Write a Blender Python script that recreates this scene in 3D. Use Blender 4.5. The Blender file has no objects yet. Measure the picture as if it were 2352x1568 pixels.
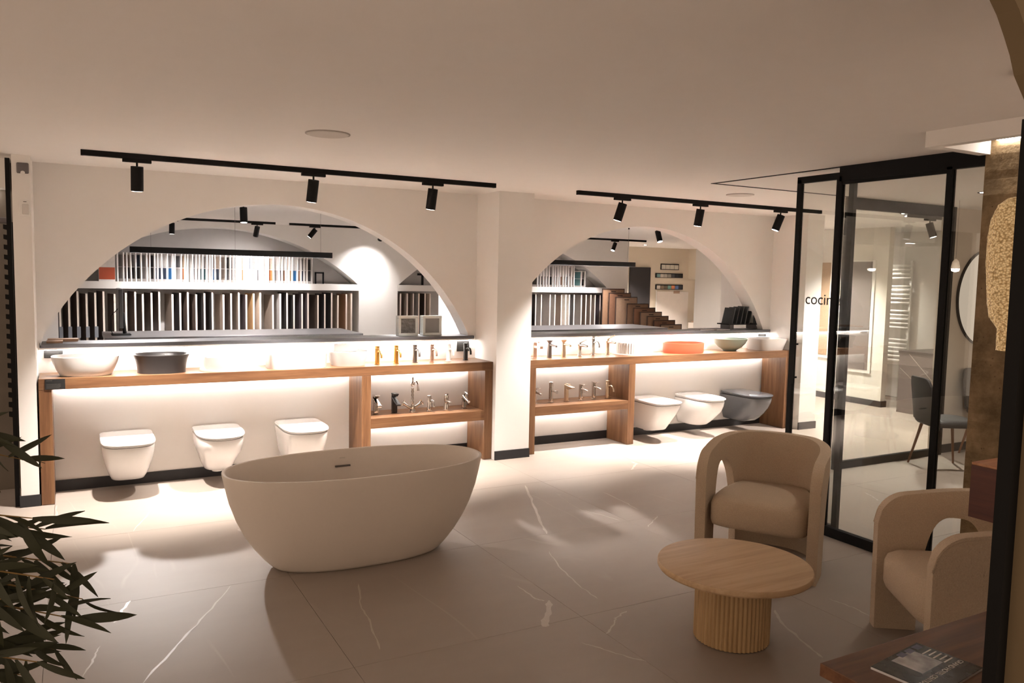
import bpy, bmesh, math, random
from mathutils import Vector, Matrix
random.seed(7)
S = bpy.context.scene
COL = S.collection
PI = math.pi

# ------------------------------------------------------------------ camera
def make_camera():
    yaw, pitch, roll, f = 0.5035, -0.0830, 0.0206, 1834.44
    fw = Vector((math.sin(yaw)*math.cos(pitch), math.cos(yaw)*math.cos(pitch), math.sin(pitch)))
    rt = Vector((math.cos(yaw), -math.sin(yaw), 0)); up = rt.cross(fw)
    r2 = rt*math.cos(roll)+up*math.sin(roll); u2 = up*math.cos(roll)-rt*math.sin(roll)
    cd = bpy.data.cameras.new('camera'); cd.sensor_width = 36; cd.lens = f/2352*36
    cd.clip_start = 0.05; cd.clip_end = 100
    c = bpy.data.objects.new('camera', cd); COL.objects.link(c)
    m = Matrix((r2, u2, -fw)).transposed().to_4x4(); m.translation = (0.2302, -6.6059, 1.7393)
    c.matrix_world = m; S.camera = c
make_camera()

# ------------------------------------------------------------------ world, exposure, light levels
W = bpy.data.worlds.new('world'); S.world = W; W.use_nodes = True
W.node_tree.nodes['Background'].inputs[0].default_value = (1.0, 0.76, 0.57, 1)
W.node_tree.nodes['Background'].inputs[1].default_value = 0.27
S.view_settings.view_transform = 'Standard'; S.view_settings.look = 'None'
S.cycles.max_bounces = 6; S.cycles.diffuse_bounces = 4; S.cycles.glossy_bounces = 2; S.cycles.transmission_bounces = 2; S.cycles.transparent_max_bounces = 10; S.cycles.sample_clamp_indirect = 8; S.cycles.use_light_tree = False
S.view_settings.gamma = 1; S.view_settings.use_curve_mapping = False
S.view_settings.exposure = 2.02
WARM = (1.0, 0.915, 0.85); COOL = (1.0, 0.95, 0.93)
P_TRACK = 195.0     # spots above the counters
P_BACK = 720.0      # spots in the tile room
P_KIT = 150.0       # downlights over the kitchen side
E_STRIP = 12.0     # led strips of the counters
E_LEDGE = 17.0
E_LINEAR = 100.0    # hanging linear lamps

ZC = 2.504; YW = 0.391; TH = 0.20; HC = 0.925; LED = 1.145

# ------------------------------------------------------------------ materials
MATS = {}
def mat(name, col, rough=0.6, metal=0.0, var=0.06, scale=8.0, bump=0.0, bscale=120.0, emit=None, es=0.0, coat=0.0):
    if name in MATS: return MATS[name]
    m = bpy.data.materials.new(name); m.use_nodes = True; nt = m.node_tree; N = nt.nodes; L = nt.links
    b = N['Principled BSDF']
    tc = N.new('ShaderNodeTexCoord'); nz = N.new('ShaderNodeTexNoise')
    nz.inputs['Scale'].default_value = scale; nz.inputs['Detail'].default_value = 3
    L.new(tc.outputs['Object'], nz.inputs['Vector'])
    mx = N.new('ShaderNodeMix'); mx.data_type = 'RGBA'
    c0 = [max(0, c*(1-var)) for c in col]; c1 = [min(1, c*(1+var)) for c in col]
    mx.inputs[6].default_value = (*c0, 1); mx.inputs[7].default_value = (*c1, 1)
    L.new(nz.outputs[0], mx.inputs[0]); L.new(mx.outputs[2], b.inputs['Base Color'])
    b.inputs['Roughness'].default_value = rough; b.inputs['Metallic'].default_value = metal
    if coat: b.inputs['Coat Weight'].default_value = coat
    if bump:
        n2 = N.new('ShaderNodeTexNoise'); n2.inputs['Scale'].default_value = bscale; n2.inputs['Detail'].default_value = 2
        L.new(tc.outputs['Object'], n2.inputs['Vector'])
        bp = N.new('ShaderNodeBump'); bp.inputs['Strength'].default_value = bump; bp.inputs['Distance'].default_value = 0.01
        L.new(n2.outputs[0], bp.inputs['Height']); L.new(bp.outputs[0], b.inputs['Normal'])
    if emit:
        b.inputs['Emission Color'].default_value = (*emit, 1); b.inputs['Emission Strength'].default_value = es
    MATS[name] = m; return m

def wood(name, c0, c1, c2, axis, rough=0.45, s=1.0):
    if name in MATS: return MATS[name]
    m = bpy.data.materials.new(name); m.use_nodes = True; nt = m.node_tree; N = nt.nodes; L = nt.links
    b = N['Principled BSDF']; tc = N.new('ShaderNodeTexCoord'); mp = N.new('ShaderNodeMapping')
    sc = [14*s, 14*s, 14*s]; sc['xyz'.index(axis)] = 0.9*s; mp.inputs['Scale'].default_value = sc
    L.new(tc.outputs['Object'], mp.inputs[0])
    n1 = N.new('ShaderNodeTexNoise'); n1.inputs['Scale'].default_value = 1.6; n1.inputs['Detail'].default_value = 6; n1.inputs['Distortion'].default_value = 0.6
    n2 = N.new('ShaderNodeTexNoise'); n2.inputs['Scale'].default_value = 9.0; n2.inputs['Detail'].default_value = 4
    L.new(mp.outputs[0], n1.inputs['Vector']); L.new(mp.outputs[0], n2.inputs['Vector'])
    ad = N.new('ShaderNodeMath'); ad.operation = 'MULTIPLY_ADD'; ad.inputs[1].default_value = 0.35
    L.new(n2.outputs[0], ad.inputs[0]); L.new(n1.outputs[0], ad.inputs[2])
    cr = N.new('ShaderNodeValToRGB'); e = cr.color_ramp.elements
    e[0].position = 0.42; e[0].color = (*c0, 1); e[1].position = 0.85; e[1].color = (*c2, 1)
    x = cr.color_ramp.elements.new(0.63); x.color = (*c1, 1)
    L.new(ad.outputs[0], cr.inputs[0]); L.new(cr.outputs[0], b.inputs['Base Color'])
    b.inputs['Roughness'].default_value = rough
    MATS[name] = m; return m

def stone(name, base, cloud, vein, rough=0.38, vs=0.5, vein_amt=0.6):
    if name in MATS: return MATS[name]
    m = bpy.data.materials.new(name); m.use_nodes = True; nt = m.node_tree; N = nt.nodes; L = nt.links
    b = N['Principled BSDF']; tc = N.new('ShaderNodeTexCoord'); oi = N.new('ShaderNodeObjectInfo')
    vm = N.new('ShaderNodeVectorMath'); vm.operation = 'MULTIPLY_ADD'
    cb = N.new('ShaderNodeCombineXYZ'); L.new(oi.outputs['Random'], cb.inputs[0]); L.new(oi.outputs['Random'], cb.inputs[1])
    vm.inputs[1].default_value = (31, 17, 0); L.new(cb.outputs[0], vm.inputs[0]); L.new(tc.outputs['Object'], vm.inputs[2])
    n1 = N.new('ShaderNodeTexNoise'); n1.inputs['Scale'].default_value = 1.7; n1.inputs['Detail'].default_value = 7; n1.inputs['Roughness'].default_value = 0.6
    mp = N.new('ShaderNodeMapping'); mp.inputs['Scale'].default_value = (0.7, 2.2, 1); L.new(vm.outputs[0], mp.inputs[0]); L.new(mp.outputs[0], n1.inputs['Vector'])
    mx = N.new('ShaderNodeMix'); mx.data_type = 'RGBA'; mx.inputs[6].default_value = (*base, 1); mx.inputs[7].default_value = (*cloud, 1)
    L.new(n1.outputs[0], mx.inputs[0])
    mp2 = N.new('ShaderNodeMapping'); mp2.inputs['Rotation'].default_value = (0, 0, 0.9); mp2.inputs['Scale'].default_value = (vs, vs*0.25, vs)
    L.new(vm.outputs[0], mp2.inputs[0])
    n2 = N.new('ShaderNodeTexNoise'); n2.inputs['Scale'].default_value = 2.0; n2.inputs['Detail'].default_value = 3; n2.inputs['Distortion'].default_value = 0.4
    L.new(mp2.outputs[0], n2.inputs['Vector'])
    su = N.new('ShaderNodeMath'); su.operation = 'SUBTRACT'; su.inputs[1].default_value = 0.5; L.new(n2.outputs[0], su.inputs[0])
    ab = N.new('ShaderNodeMath'); ab.operation = 'ABSOLUTE'; L.new(su.outputs[0], ab.inputs[0])
    mr = N.new('ShaderNodeMapRange'); mr.inputs[1].default_value = 0.0; mr.inputs[2].default_value = 0.006; mr.inputs[3].default_value = vein_amt; mr.inputs[4].default_value = 0.0
    L.new(ab.outputs[0], mr.inputs[0])
    n3 = N.new('ShaderNodeTexNoise'); n3.inputs['Scale'].default_value = 1.3; L.new(vm.outputs[0], n3.inputs['Vector'])
    m3 = N.new('ShaderNodeMapRange'); m3.inputs[1].default_value = 0.5; m3.inputs[2].default_value = 0.65; L.new(n3.outputs[0], m3.inputs[0])
    mu = N.new('ShaderNodeMath'); mu.operation = 'MULTIPLY'; L.new(mr.outputs[0], mu.inputs[0]); L.new(m3.outputs[0], mu.inputs[1])
    m2 = N.new('ShaderNodeMix'); m2.data_type = 'RGBA'; L.new(mu.outputs[0], m2.inputs[0]); L.new(mx.outputs[2], m2.inputs[6]); m2.inputs[7].default_value = (*vein, 1)
    L.new(m2.outputs[2], b.inputs['Base Color']); b.inputs['Roughness'].default_value = rough
    MATS[name] = m; return m

def glass_mat(name, tint=(0.88, 0.89, 0.87), ior=1.8):
    m = bpy.data.materials.new(name); m.use_nodes = True; nt = m.node_tree; N = nt.nodes; L = nt.links
    N.remove(N['Principled BSDF']); o = N['Material Output']
    t = N.new('ShaderNodeBsdfTransparent'); t.inputs[0].default_value = (*tint, 1)
    g = N.new('ShaderNodeBsdfGlossy'); g.inputs['Roughness'].default_value = 0.0
    lw = N.new('ShaderNodeLayerWeight'); lw.inputs[0].default_value = 0.5
    pw = N.new('ShaderNodeMath'); pw.operation = 'POWER'; pw.inputs[1].default_value = 5.0; L.new(lw.outputs['Facing'], pw.inputs[0])
    f0 = ((ior-1)/(ior+1))**2
    fr = N.new('ShaderNodeMath'); fr.operation = 'MULTIPLY_ADD'; fr.inputs[1].default_value = 1-f0; fr.inputs[2].default_value = f0; L.new(pw.outputs[0], fr.inputs[0])
    mx = N.new('ShaderNodeMixShader'); L.new(fr.outputs[0], mx.inputs[0]); L.new(t.outputs[0], mx.inputs[1]); L.new(g.outputs[0], mx.inputs[2])
    L.new(mx.outputs[0], o.inputs[0]); MATS[name] = m; return m

WALL = mat('plaster_white', (0.83, 0.805, 0.775), 0.85, bump=0.03, bscale=160, var=0.015)
CEIL = mat('ceiling_paint', (0.83, 0.80, 0.765), 0.9, var=0.015)
BLACK = mat('black_metal', (0.005, 0.0045, 0.0045), 0.6)
BLACK.node_tree.nodes['Principled BSDF'].inputs['Specular IOR Level'].default_value = 0.18
BASEB = mat('baseboard_black', (0.016, 0.015, 0.017), 0.55)
WX = wood('oak_x', (0.092, 0.038, 0.015), (0.145, 0.065, 0.027), (0.20, 0.10, 0.045), 'x')
WZ = wood('oak_z', (0.092, 0.038, 0.015), (0.145, 0.065, 0.027), (0.20, 0.10, 0.045), 'z')
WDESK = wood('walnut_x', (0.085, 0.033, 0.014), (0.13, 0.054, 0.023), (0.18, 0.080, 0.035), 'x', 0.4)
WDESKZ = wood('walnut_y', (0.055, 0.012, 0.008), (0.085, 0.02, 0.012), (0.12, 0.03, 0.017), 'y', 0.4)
WPALE = wood('pale_oak_x', (0.40, 0.26, 0.145), (0.50, 0.335, 0.19), (0.56, 0.39, 0.235), 'x', 0.5)
WPALEZ = wood('pale_oak_z', (0.30, 0.185, 0.085), (0.42, 0.27, 0.13), (0.50, 0.335, 0.17), 'z', 0.5, 1.6)
FLOOR = stone('floor_stone', (0.275, 0.226, 0.19), (0.335, 0.285, 0.245), (0.50, 0.44, 0.38), 0.55, vein_amt=0.22)
GROUT = mat('grout', (0.22, 0.18, 0.15), 0.9)
VEIN = mat('vein_white', (0.41, 0.355, 0.31), 0.4, var=0.1, scale=25)
DGREY = mat('dark_quartz', (0.10, 0.10, 0.11), 0.35, var=0.5, scale=350)
DTABLE = mat('dark_table_top', (0.05, 0.047, 0.05), 0.3, var=0.15, scale=40)
CERAM = mat('white_ceramic', (0.72, 0.705, 0.69), 0.16, coat=0.3, var=0.01)
MATTW = mat('matt_white_resin', (0.64, 0.62, 0.60), 0.45, var=0.01)
BATHM = mat('bath_stone_resin', (0.68, 0.605, 0.53), 0.55, var=0.02, scale=60)
GREYC = mat('grey_ceramic', (0.095, 0.10, 0.11), 0.2, coat=0.3, var=0.03)
BOUCLE = mat('boucle_beige', (0.50, 0.385, 0.275), 0.95, var=0.16, scale=140, bump=0.55, bscale=170)
CHROME = mat('chrome', (0.72, 0.68, 0.65), 0.12, 1.0, var=0.02)
GOLD = mat('brushed_gold', (0.80, 0.46, 0.13), 0.28, 1.0, var=0.05, scale=60)
GUN = mat('gunmetal', (0.24, 0.21, 0.20), 0.3, 1.0, var=0.05, scale=60)
ROSE = mat('rose_nickel', (0.68, 0.47, 0.38), 0.25, 1.0, var=0.04, scale=60)
NICK = mat('champagne_nickel', (0.66, 0.52, 0.38), 0.28, 1.0, var=0.04, scale=60)
MBLK = mat('matt_black_tap', (0.02, 0.019, 0.019), 0.45)
MWHT = mat('matt_white_tap', (0.8, 0.78, 0.75), 0.4)
GLASS = glass_mat('clear_glass')
GBLK = mat('glass_block_rim', (0.85, 0.90, 0.89), 0.15, var=0.05, scale=30)
CARD = mat('card_black', (0.005, 0.0045, 0.0045), 0.7)
PRINT = mat('print_grey', (0.07, 0.065, 0.06), 0.6)
LEAFM = mat('bamboo_leaf', (0.020, 0.022, 0.0045), 0.65, var=0.45, scale=9)
STEMM = mat('bamboo_stem', (0.20, 0.115, 0.03), 0.6, var=0.3)
LEDGEM = mat('ledge_strip_glow', (1, 1, 1), 0.5, emit=WARM, es=E_LEDGE)
STRIPM = mat('led_strip_glow', (1, 1, 1), 0.5, emit=WARM, es=E_STRIP)
LINM = mat('linear_lamp_glow', (1, 1, 1), 0.5, emit=COOL, es=E_LINEAR)
LENS = mat('lamp_lens_lit', (1, 1, 1), 0.5, emit=COOL, es=14)
LENSD = mat('lamp_lens_recessed', (0.3, 0.3, 0.3), 0.4, emit=WARM, es=6)
GREYW = mat('grey_plastic', (0.13, 0.115, 0.115), 0.5)
WHPL = mat('white_plastic', (0.78, 0.76, 0.73), 0.4)

# ------------------------------------------------------------------ mesh helpers
class MB:
    def __init__(s): s.v = []; s.f = []
    def add(s, v, f):
        o = len(s.v); s.v += [tuple(p) for p in v]; s.f += [tuple(i+o for i in q) for q in f]; return s
    def box(s, x0, y0, z0, x1, y1, z1):
        x0, x1 = min(x0, x1), max(x0, x1); y0, y1 = min(y0, y1), max(y0, y1); z0, z1 = min(z0, z1), max(z0, z1)
        return s.add([(x0,y0,z0),(x1,y0,z0),(x1,y1,z0),(x0,y1,z0),(x0,y0,z1),(x1,y0,z1),(x1,y1,z1),(x0,y1,z1)],
                     [(0,3,2,1),(4,5,6,7),(0,1,5,4),(1,2,6,5),(2,3,7,6),(3,0,4,7)])
    def rings(s, R, cap0=True, cap1=True):
        n = len(R[0]); v = []; f = []
        for r in R: v += r
        for k in range(len(R)-1):
            for i in range(n):
                j = (i+1) % n; f.append((k*n+i, k*n+j, (k+1)*n+j, (k+1)*n+i))
        if cap0: f.append(tuple(range(n-1, -1, -1)))
        if cap1: f.append(tuple((len(R)-1)*n+i for i in range(n)))
        return s.add(v, f)
    def tube(s, path, r, n=10, caps=True):
        P = [Vector(p) for p in path]; rr = r if isinstance(r, (list, tuple)) else [r]*len(P)
        R = []; prev = None
        for i, p in enumerate(P):
            t = (P[min(i+1, len(P)-1)]-P[max(i-1, 0)]).normalized()
            if prev is None:
                a = Vector((0, 0, 1)) if abs(t.z) < 0.9 else Vector((1, 0, 0)); x = t.cross(a).normalized()
            else:
                x = (prev - t*prev.dot(t)).normalized()
            y = t.cross(x); prev = x
            R.append([tuple(p+(x*math.cos(2*PI*k/n)+y*math.sin(2*PI*k/n))*rr[i]) for k in range(n)])
        return s.rings(R, caps, caps)
    def lathe(s, prof, c=(0, 0, 0), n=32, cap0=True, cap1=True):
        return s.rings([[(c[0]+r*math.cos(2*PI*k/n), c[1]+r*math.sin(2*PI*k/n), c[2]+z) for k in range(n)] for r, z in prof], cap0, cap1)
    def prism(s, poly, axis, a, b):
        def P(u, w, t): return (u, t, w) if axis == 'y' else ((t, u, w) if axis == 'x' else (u, w, t))
        n = len(poly)
        return s.add([P(u, w, a) for u, w in poly]+[P(u, w, b) for u, w in poly],
                     [tuple(range(n)), tuple(range(2*n-1, n-1, -1))]+[(i, i+n, (i+1) % n+n, (i+1) % n) for i in range(n)])
    def obj(s, name, m, parent=None, smooth=False, bevel=0, seg=2, sub=0, loc=None, fix=True):
        me = bpy.data.meshes.new(name); me.from_pydata(s.v, [], s.f)
        if fix:
            b = bmesh.new(); b.from_mesh(me); bmesh.ops.recalc_face_normals(b, faces=b.faces); b.to_mesh(me); b.free()
        me.materials.append(m)
        return link(name, me, parent, smooth, bevel, seg, sub, loc)
def link(name, me, parent=None, smooth=False, bevel=0, seg=2, sub=0, loc=None):
    o = bpy.data.objects.new(name, me); COL.objects.link(o)
    if parent is not None: o.parent = parent
    if loc is not None: o.location = loc
    if smooth:
        for p in me.polygons: p.use_smooth = True
    if bevel:
        bm = o.modifiers.new('bevel', 'BEVEL'); bm.width = bevel; bm.segments = seg; bm.limit_method = 'ANGLE'; bm.angle_limit = 0.7
        if smooth is False:
            pass
    if sub:
        sm = o.modifiers.new('sub', 'SUBSURF'); sm.levels = sub; sm.render_levels = sub
    return o
def autosmooth(o, ang=0.6):
    me = o.data
    for p in me.polygons: p.use_smooth = True
    b = bmesh.new(); b.from_mesh(me)
    for e in b.edges:
        if len(e.link_faces) == 2 and e.calc_face_angle(0) > ang: e.smooth = False
    b.to_mesh(me); b.free(); return o
def tag(o, label, cat, group=None):
    o['label'] = label; o['category'] = cat
    if group: o['group'] = group
    return o
def thing(name, label, cat, loc=(0, 0, 0), rz=0, group=None):
    o = bpy.data.objects.new(name, None); COL.objects.link(o); o.location = loc; o.rotation_euler = (0, 0, rz)
    o.empty_display_size = 0.1
    return tag(o, label, cat, group)
def struct(o, kind='structure'):
    o['kind'] = kind; return o
def box(name, m, b, parent=None, bevel=0, seg=2): return MB().box(*b).obj(name, m, parent, bevel=bevel, seg=seg)
def sup(a, b, n, k=48, cx=0, cy=0, z=0, n2=None):
    out = []
    for i in range(k):
        t = 2*PI*i/k; c, s_ = math.cos(t), math.sin(t); e = 2.0/(n2 if (n2 and s_ > 0) else n)
        out.append((cx+a*math.copysign(abs(c)**e, c), cy+b*math.copysign(abs(s_)**e, s_), z))
    return out

# ------------------------------------------------------------------ structure: floor tiles, ceiling, walls
floor = struct(box('floor', GROUT, (-2.6, -7.6, -0.06, 15.8, 10.2, -0.008)))
TX, TY, TP = 2.483-1.2*5, -2.113-1.2*5, 1.2
tile_me = {}
def tile_mesh(w, h):
    k = (round(w, 3), round(h, 3))
    if k not in tile_me:
        mb = MB().box(0.001, 0.001, -0.0085, w-0.001, h-0.001, 0.0)
        me = bpy.data.meshes.new('floor_tile'); me.from_pydata(mb.v, [], mb.f); me.materials.append(FLOOR); tile_me[k] = me
    return tile_me[k]
TILES = {}
for i in range(1, 12):
    for j in range(1, 10):
        x = TX+i*TP; y = TY+j*TP
        if x < -2.5 or x > 11.5: continue
        o = bpy.data.objects.new('floor_tile', tile_mesh(TP, TP)); COL.objects.link(o); o.location = (x, y, 0); o.parent = floor; TILES[(i, j)] = o
def vein(pts, w):
    L_, R_ = [], []; P = []
    for a, b in zip(pts[:-1], pts[1:]):
        for k in range(6): P.append((a[0]+(b[0]-a[0])*k/6, a[1]+(b[1]-a[1])*k/6))
    P.append(pts[-1])
    for i, p in enumerate(P):
        a = P[max(i-1, 0)]; b = P[min(i+1, len(P)-1)]; dx, dy = b[0]-a[0], b[1]-a[1]; l = math.hypot(dx, dy) or 1
        ww = w*(0.35+0.65*random.random())*(0.3 if i in (0, len(P)-1) else 1)/2
        jw = min(w, 0.009)*0.6; jx, jy = random.uniform(-jw, jw), random.uniform(-jw, jw)
        L_.append((p[0]-dy/l*ww+jx, p[1]+dx/l*ww+jy, 0.0006)); R_.append((p[0]+dy/l*ww+jx, p[1]-dx/l*ww+jy, 0.0006))
    n = len(P); top = L_+R_; bot = [(x, y, -0.0005) for x, y, z in top]
    f = [(i, i+1, n+i+1, n+i) for i in range(n-1)]
    MB().add(top, f).obj('stone_vein', VEIN, floor)
ZV = ((0, 0),)
VEINS = [([(0.961, -2.127), (0.749, -2.519), (0.602, -2.781), (0.453, -3.048)], 0.016), ([(0.457, -2.111), (0.396, -2.272), (0.373, -2.362)], 0.018), ([(0.302, -2.609), (0.276, -2.735), (0.232, -2.889)], 0.012), ([(0.83, -0.139), (0.7, -0.427), (0.544, -0.896)], 0.012), ([(0.094, -0.027), (0.094, -0.427)], 0.012), ([(3.484, -0.968), (3.338, -1.328), (3.115, -1.836), (3.005, -2.113)], 0.022), ([(2.389, -2.817), (2.385, -3.017), (2.412, -3.063)], 0.014), ([(2.444, -3.065), (2.343, -3.213), (2.247, -3.337)], 0.055), ([(2.739, -3.359), (2.637, -3.404), (2.594, -3.451), (2.482, -3.533)], 0.016), ([(3.953, -2.112), (3.815, -2.219), (3.724, -2.285)], 0.012), ([(2.841, -2.404), (2.761, -2.66), (2.699, -2.967), (2.693, -3.167)], 0.01), ([(1.601, -2.401), (1.515, -2.688), (1.492, -2.911), (1.441, -3.197)], 0.012), ([(2.321, -3.557), (2.39, -3.69), (2.479, -3.852)], 0.01), ([(3.453, -3.695), (3.353, -3.852), (3.286, -4.049), (3.245, -4.185)], 0.018), ([(3.843, -3.727), (3.864, -3.865), (3.851, -3.981)], 0.01), ([(3.518, -1.731), (3.589, -1.884), (3.641, -2.082)], 0.01), ([(4.836, -0.636), (4.828, -0.728), (4.647, -0.885)], 0.03), ([(5.965, -2.319), (5.915, -2.44), (5.843, -2.546)], 0.014), ([(3.965, -1.407), (3.959, -1.68), (3.923, -1.919)], 0.01), ([(1.165, -1.137), (1.2, -1.254), (1.226, -1.41)], 0.012)]
for p, w in VEINS: vein(p, w)
struct(box('ceiling', CEIL, (-2.6, -7.6, ZC, 15.8, 10.2, ZC+0.1)))

def arch_z(x, cx, R=1.984, cz=0.311): return cz+math.sqrt(max(0, R*R-(x-cx)**2))
def arch_wall(name, x0, x1, cx, half, y0, y1, zb, R=1.984, cz=0.311, m=WALL, n=64):
    # solid below zb, circular-segment opening above it, solid above the curve
    mb = MB().box(x0, y0, 0, x1, y1, zb)
    xs = [cx-half+2*half*i/n for i in range(n+1)]
    xs = [x for x in xs if x0 <= x <= x1]
    if x0 < xs[0]-1e-4: mb.box(x0, y0, zb, xs[0], y1, ZC)
    if x1 > xs[-1]+1e-4: mb.box(xs[-1], y0, zb, x1, y1, ZC)
    v = []; f = []
    for x in xs:
        z = max(zb, arch_z(x, cx, R, cz)); v += [(x, y0, z), (x, y0, ZC), (x, y1, z), (x, y1, ZC)]
    for i in range(len(xs)-1):
        a = 4*i; b = a+4
        f += [(a, b, b+1, a+1), (a+2, a+3, b+3, b+2), (a, a+2, b+2, b)]
    mb.add(v, f)
    return struct(mb.obj(name, m, fix=False))
arch_wall('wall_arch_left', -0.02, 3.69, 1.80, 1.80, YW, YW+TH, LED-0.03)
arch_wall('wall_arch_right', 4.02, 7.67, 5.75, 1.80, YW, YW+TH, LED-0.03)
PIER_L = struct(box('wall_pier_left', WALL, (-0.125, 0.01, 0, -0.012, 0.6, ZC)))
PIER_M = struct(box('wall_pier_middle', WALL, (3.675, -0.055, 0, 4.045, 1.3, ZC)))
PIER_R = struct(box('wall_pier_right', WALL, (7.66, -0.12, 0, 7.93, 1.25, ZC)))
struct(box('baseboard_pier_left', BASEB, (-0.135, 0.0, 0.0, -0.004, 0.016, 0.085)))
struct(box('baseboard_pier_middle', BASEB, (3.674, -0.07, 0.0, 4.047, -0.053, 0.085)))
struct(box('baseboard_arch_left', BASEB, (-0.01, YW-0.014, 0, 3.66, YW+0.002, 0.085)))
struct(box('baseboard_arch_right', BASEB, (4.03, YW-0.014, 0, 7.66, YW+0.002, 0.085)))
struct(box('baseboard_pier_right', BASEB, (7.65, -0.135, 0, 7.94, -0.118, 0.085)))

# ledges on the half walls (dark quartz)
def ledge(x0, x1, label):
    t = thing('window_ledge', label, 'ledge', ((x0+x1)/2, 0.5, LED-0.03), group='dark ledges in the arches'); h = (x1-x0)/2
    box('ledge_slab', DGREY, (-h, -0.145, 0, h, 0.16, 0.03), t, 0.003)
    box('led_profile', WALL, (-h, -0.143, -0.012, h, -0.109, 0.0), t)
    box('led_strip', LEDGEM, (-h+0.02, -0.136, -0.0165, h-0.02, -0.118, -0.012), t)
ledge(0.01, 3.645, 'dark speckled stone ledge under the left arch')
ledge(4.05, 7.64, 'dark speckled stone ledge under the right arch')

# ------------------------------------------------------------------ counters
def counter(x0, x1, mids, shelf, label):
    t = thing('display_counter', label, 'counter', (x0, 0, 0), group='oak display counters')
    L_ = x1-x0; d = YW-0.004; w = 0.082; th = 0.08
    box('worktop', WX, (0, 0, HC-th, L_, d, HC), t, 0.002)
    for a in [0]+[m-x0 for m in mids]+[L_-w]: box('leg_panel', WZ, (a, 0.001, 0.003, a+w, d-0.02, HC-th), t, 0.002)
    sh = box('shelf', WX, (shelf[0]-x0, 0.002, 0.377, shelf[1]-x0, d-0.001, 0.467), t, 0.002)
    for a, b in zip([w]+[m-x0+w for m in mids], [m-x0 for m in mids]+[L_-w]):
        box('led_strip', STRIPM, (a+0.01, d-0.035, HC-th-0.007, b-0.01, d-0.017, HC-th), t)
    box('led_strip', STRIPM, (shelf[0]-x0+0.01, d-0.035, 0.370, shelf[1]-x0-0.01, d-0.017, 0.377), sh)
counter(0.0, 3.672, [2.401], (2.483, 3.590), 'oak counter with basins and taps under the left arch')
counter(4.062, 7.62, [5.262], (4.144, 5.262), 'oak counter with basins and taps under the right arch')

# ------------------------------------------------------------------ tracks and spotlights
def track(x0, x1, y, label, group='black ceiling track rails'):
    t = thing('track_rail', label, 'track rail', ((x0+x1)/2, y, ZC), group=group); h = (x1-x0)/2
    box('rail', BLACK, (-h, -0.018, -0.036, h, 0.018, 0), t)
    for s in (-1, 1): box('end_cap', BLACK, (s*h-0.008, -0.019, -0.037, s*h+0.008, 0.019, 0), t)
def spot(x, y, d, label, power, group, lit=False, cone=60, col=WARM, hl=0.165, hr=0.040, blend=0.6):
    t = thing('track_spotlight', label, 'spotlight', (x, y, ZC-0.036), group=group)
    d = Vector(d).normalized()
    box('adapter', BLACK, (-0.09, -0.016, -0.022, 0.09, 0.016, 0), t, 0.002)
    MB().tube([(0, 0, -0.02), (0, 0, -0.05)], 0.007).obj('stem', BLACK, t)
    c = Vector((0, 0, -0.048)); a = c+d*0.0; e = c+d*hl
    side = Vector((d.x, d.y, 0)); off = -side*0.02
    a, e = a+off, e+off
    autosmooth(MB().tube([a, a+d*0.003, e-d*0.004, e], [hr*0.97, hr, hr, hr*0.97], 28).obj('head', BLACK, t))
    h = e+d*0.0006
    autosmooth(MB().tube([h, h+d*0.001], hr*0.84, 24).obj('lens', LENS if lit else LENSD, t))
    if power:
        l = bpy.data.lights.new('spot_beam', 'SPOT'); l.energy = power; l.color = col; l.spot_size = math.radians(cone); l.spot_blend = blend; l.shadow_soft_size = 0.035
        lo = bpy.data.objects.new('spot_beam', l); COL.objects.link(lo); lo.parent = t; lo.location = e+d*0.012
        lo.rotation_mode = 'QUATERNION'; lo.rotation_quaternion = d.to_track_quat('-Z', 'Y')
track(0.304, 3.366, -0.55, 'long black ceiling track above the left counter')
track(4.21, 7.34, -0.55, 'long black ceiling track above the right counter')
G1 = 'spotlights above the counters'
spot(0.632, -0.55, (0.0, 0.18, -1), 'black spotlight nearest the left end of the left track', P_TRACK, G1, cone=66, blend=1.0)
spot(1.835, -0.55, (-0.06, 0.21, -1), 'black spotlight at the middle of the left track', P_TRACK, G1, cone=66, blend=1.0)
spot(2.805, -0.55, (-0.04, 0.21, -1), 'black spotlight near the right end of the left track', P_TRACK, G1, cone=66, blend=1.0)
spot(4.70, -0.55, (-0.22, 0.21, -1), 'black spotlight at the left of the right track', P_TRACK*0.7, G1, cone=66, blend=1.0)
spot(5.645, -0.55, (-0.04, 0.18, -1), 'black spotlight at the middle of the right track', P_TRACK, G1, cone=66, blend=1.0)
spot(6.745, -0.55, (-0.28, 0.21, -1), 'black spotlight near the glass door on the right track', P_TRACK, G1, cone=66, blend=1.0)
# tile room behind the arches
track(0.2, 1.3, 1.95, 'short black track behind the left end of the left arch wall')
track(1.75, 3.5, 2.62, 'black track just behind the top of the left arch')
track(6.9, 7.75, 2.62, 'black track just behind the top of the right arch')
track(0.4, 3.094, 6.55, 'far black track on the left in the tile room')
track(3.333, 5.3, 6.55, 'far black track on the right of the wide tile niche')
track(8.2, 10.56, 6.55, 'far black track seen through the right arch')
G2 = 'spotlights in the tile room'
spot(0.70, 1.95, (0.16, -0.82, -1), 'black spotlight hidden behind the left arch wall', P_BACK*0.19, G2, lit=True, cone=62, col=COOL)
spot(1.90, 2.62, (0.02, -0.05, -1), 'black spotlight hanging straight down under the left arch top', P_BACK*0.4, G2, lit=True, col=COOL)
spot(3.20, 2.62, (0.25, -0.75, -0.75), 'glowing spotlight at the right flank of the left arch', P_BACK*0.5, G2, lit=True, col=COOL)
spot(7.69, 2.62, (0.05, -0.35, -1), 'glowing spotlight under the top of the right arch', P_BACK*0.8, G2, lit=True, col=COOL)
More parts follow.
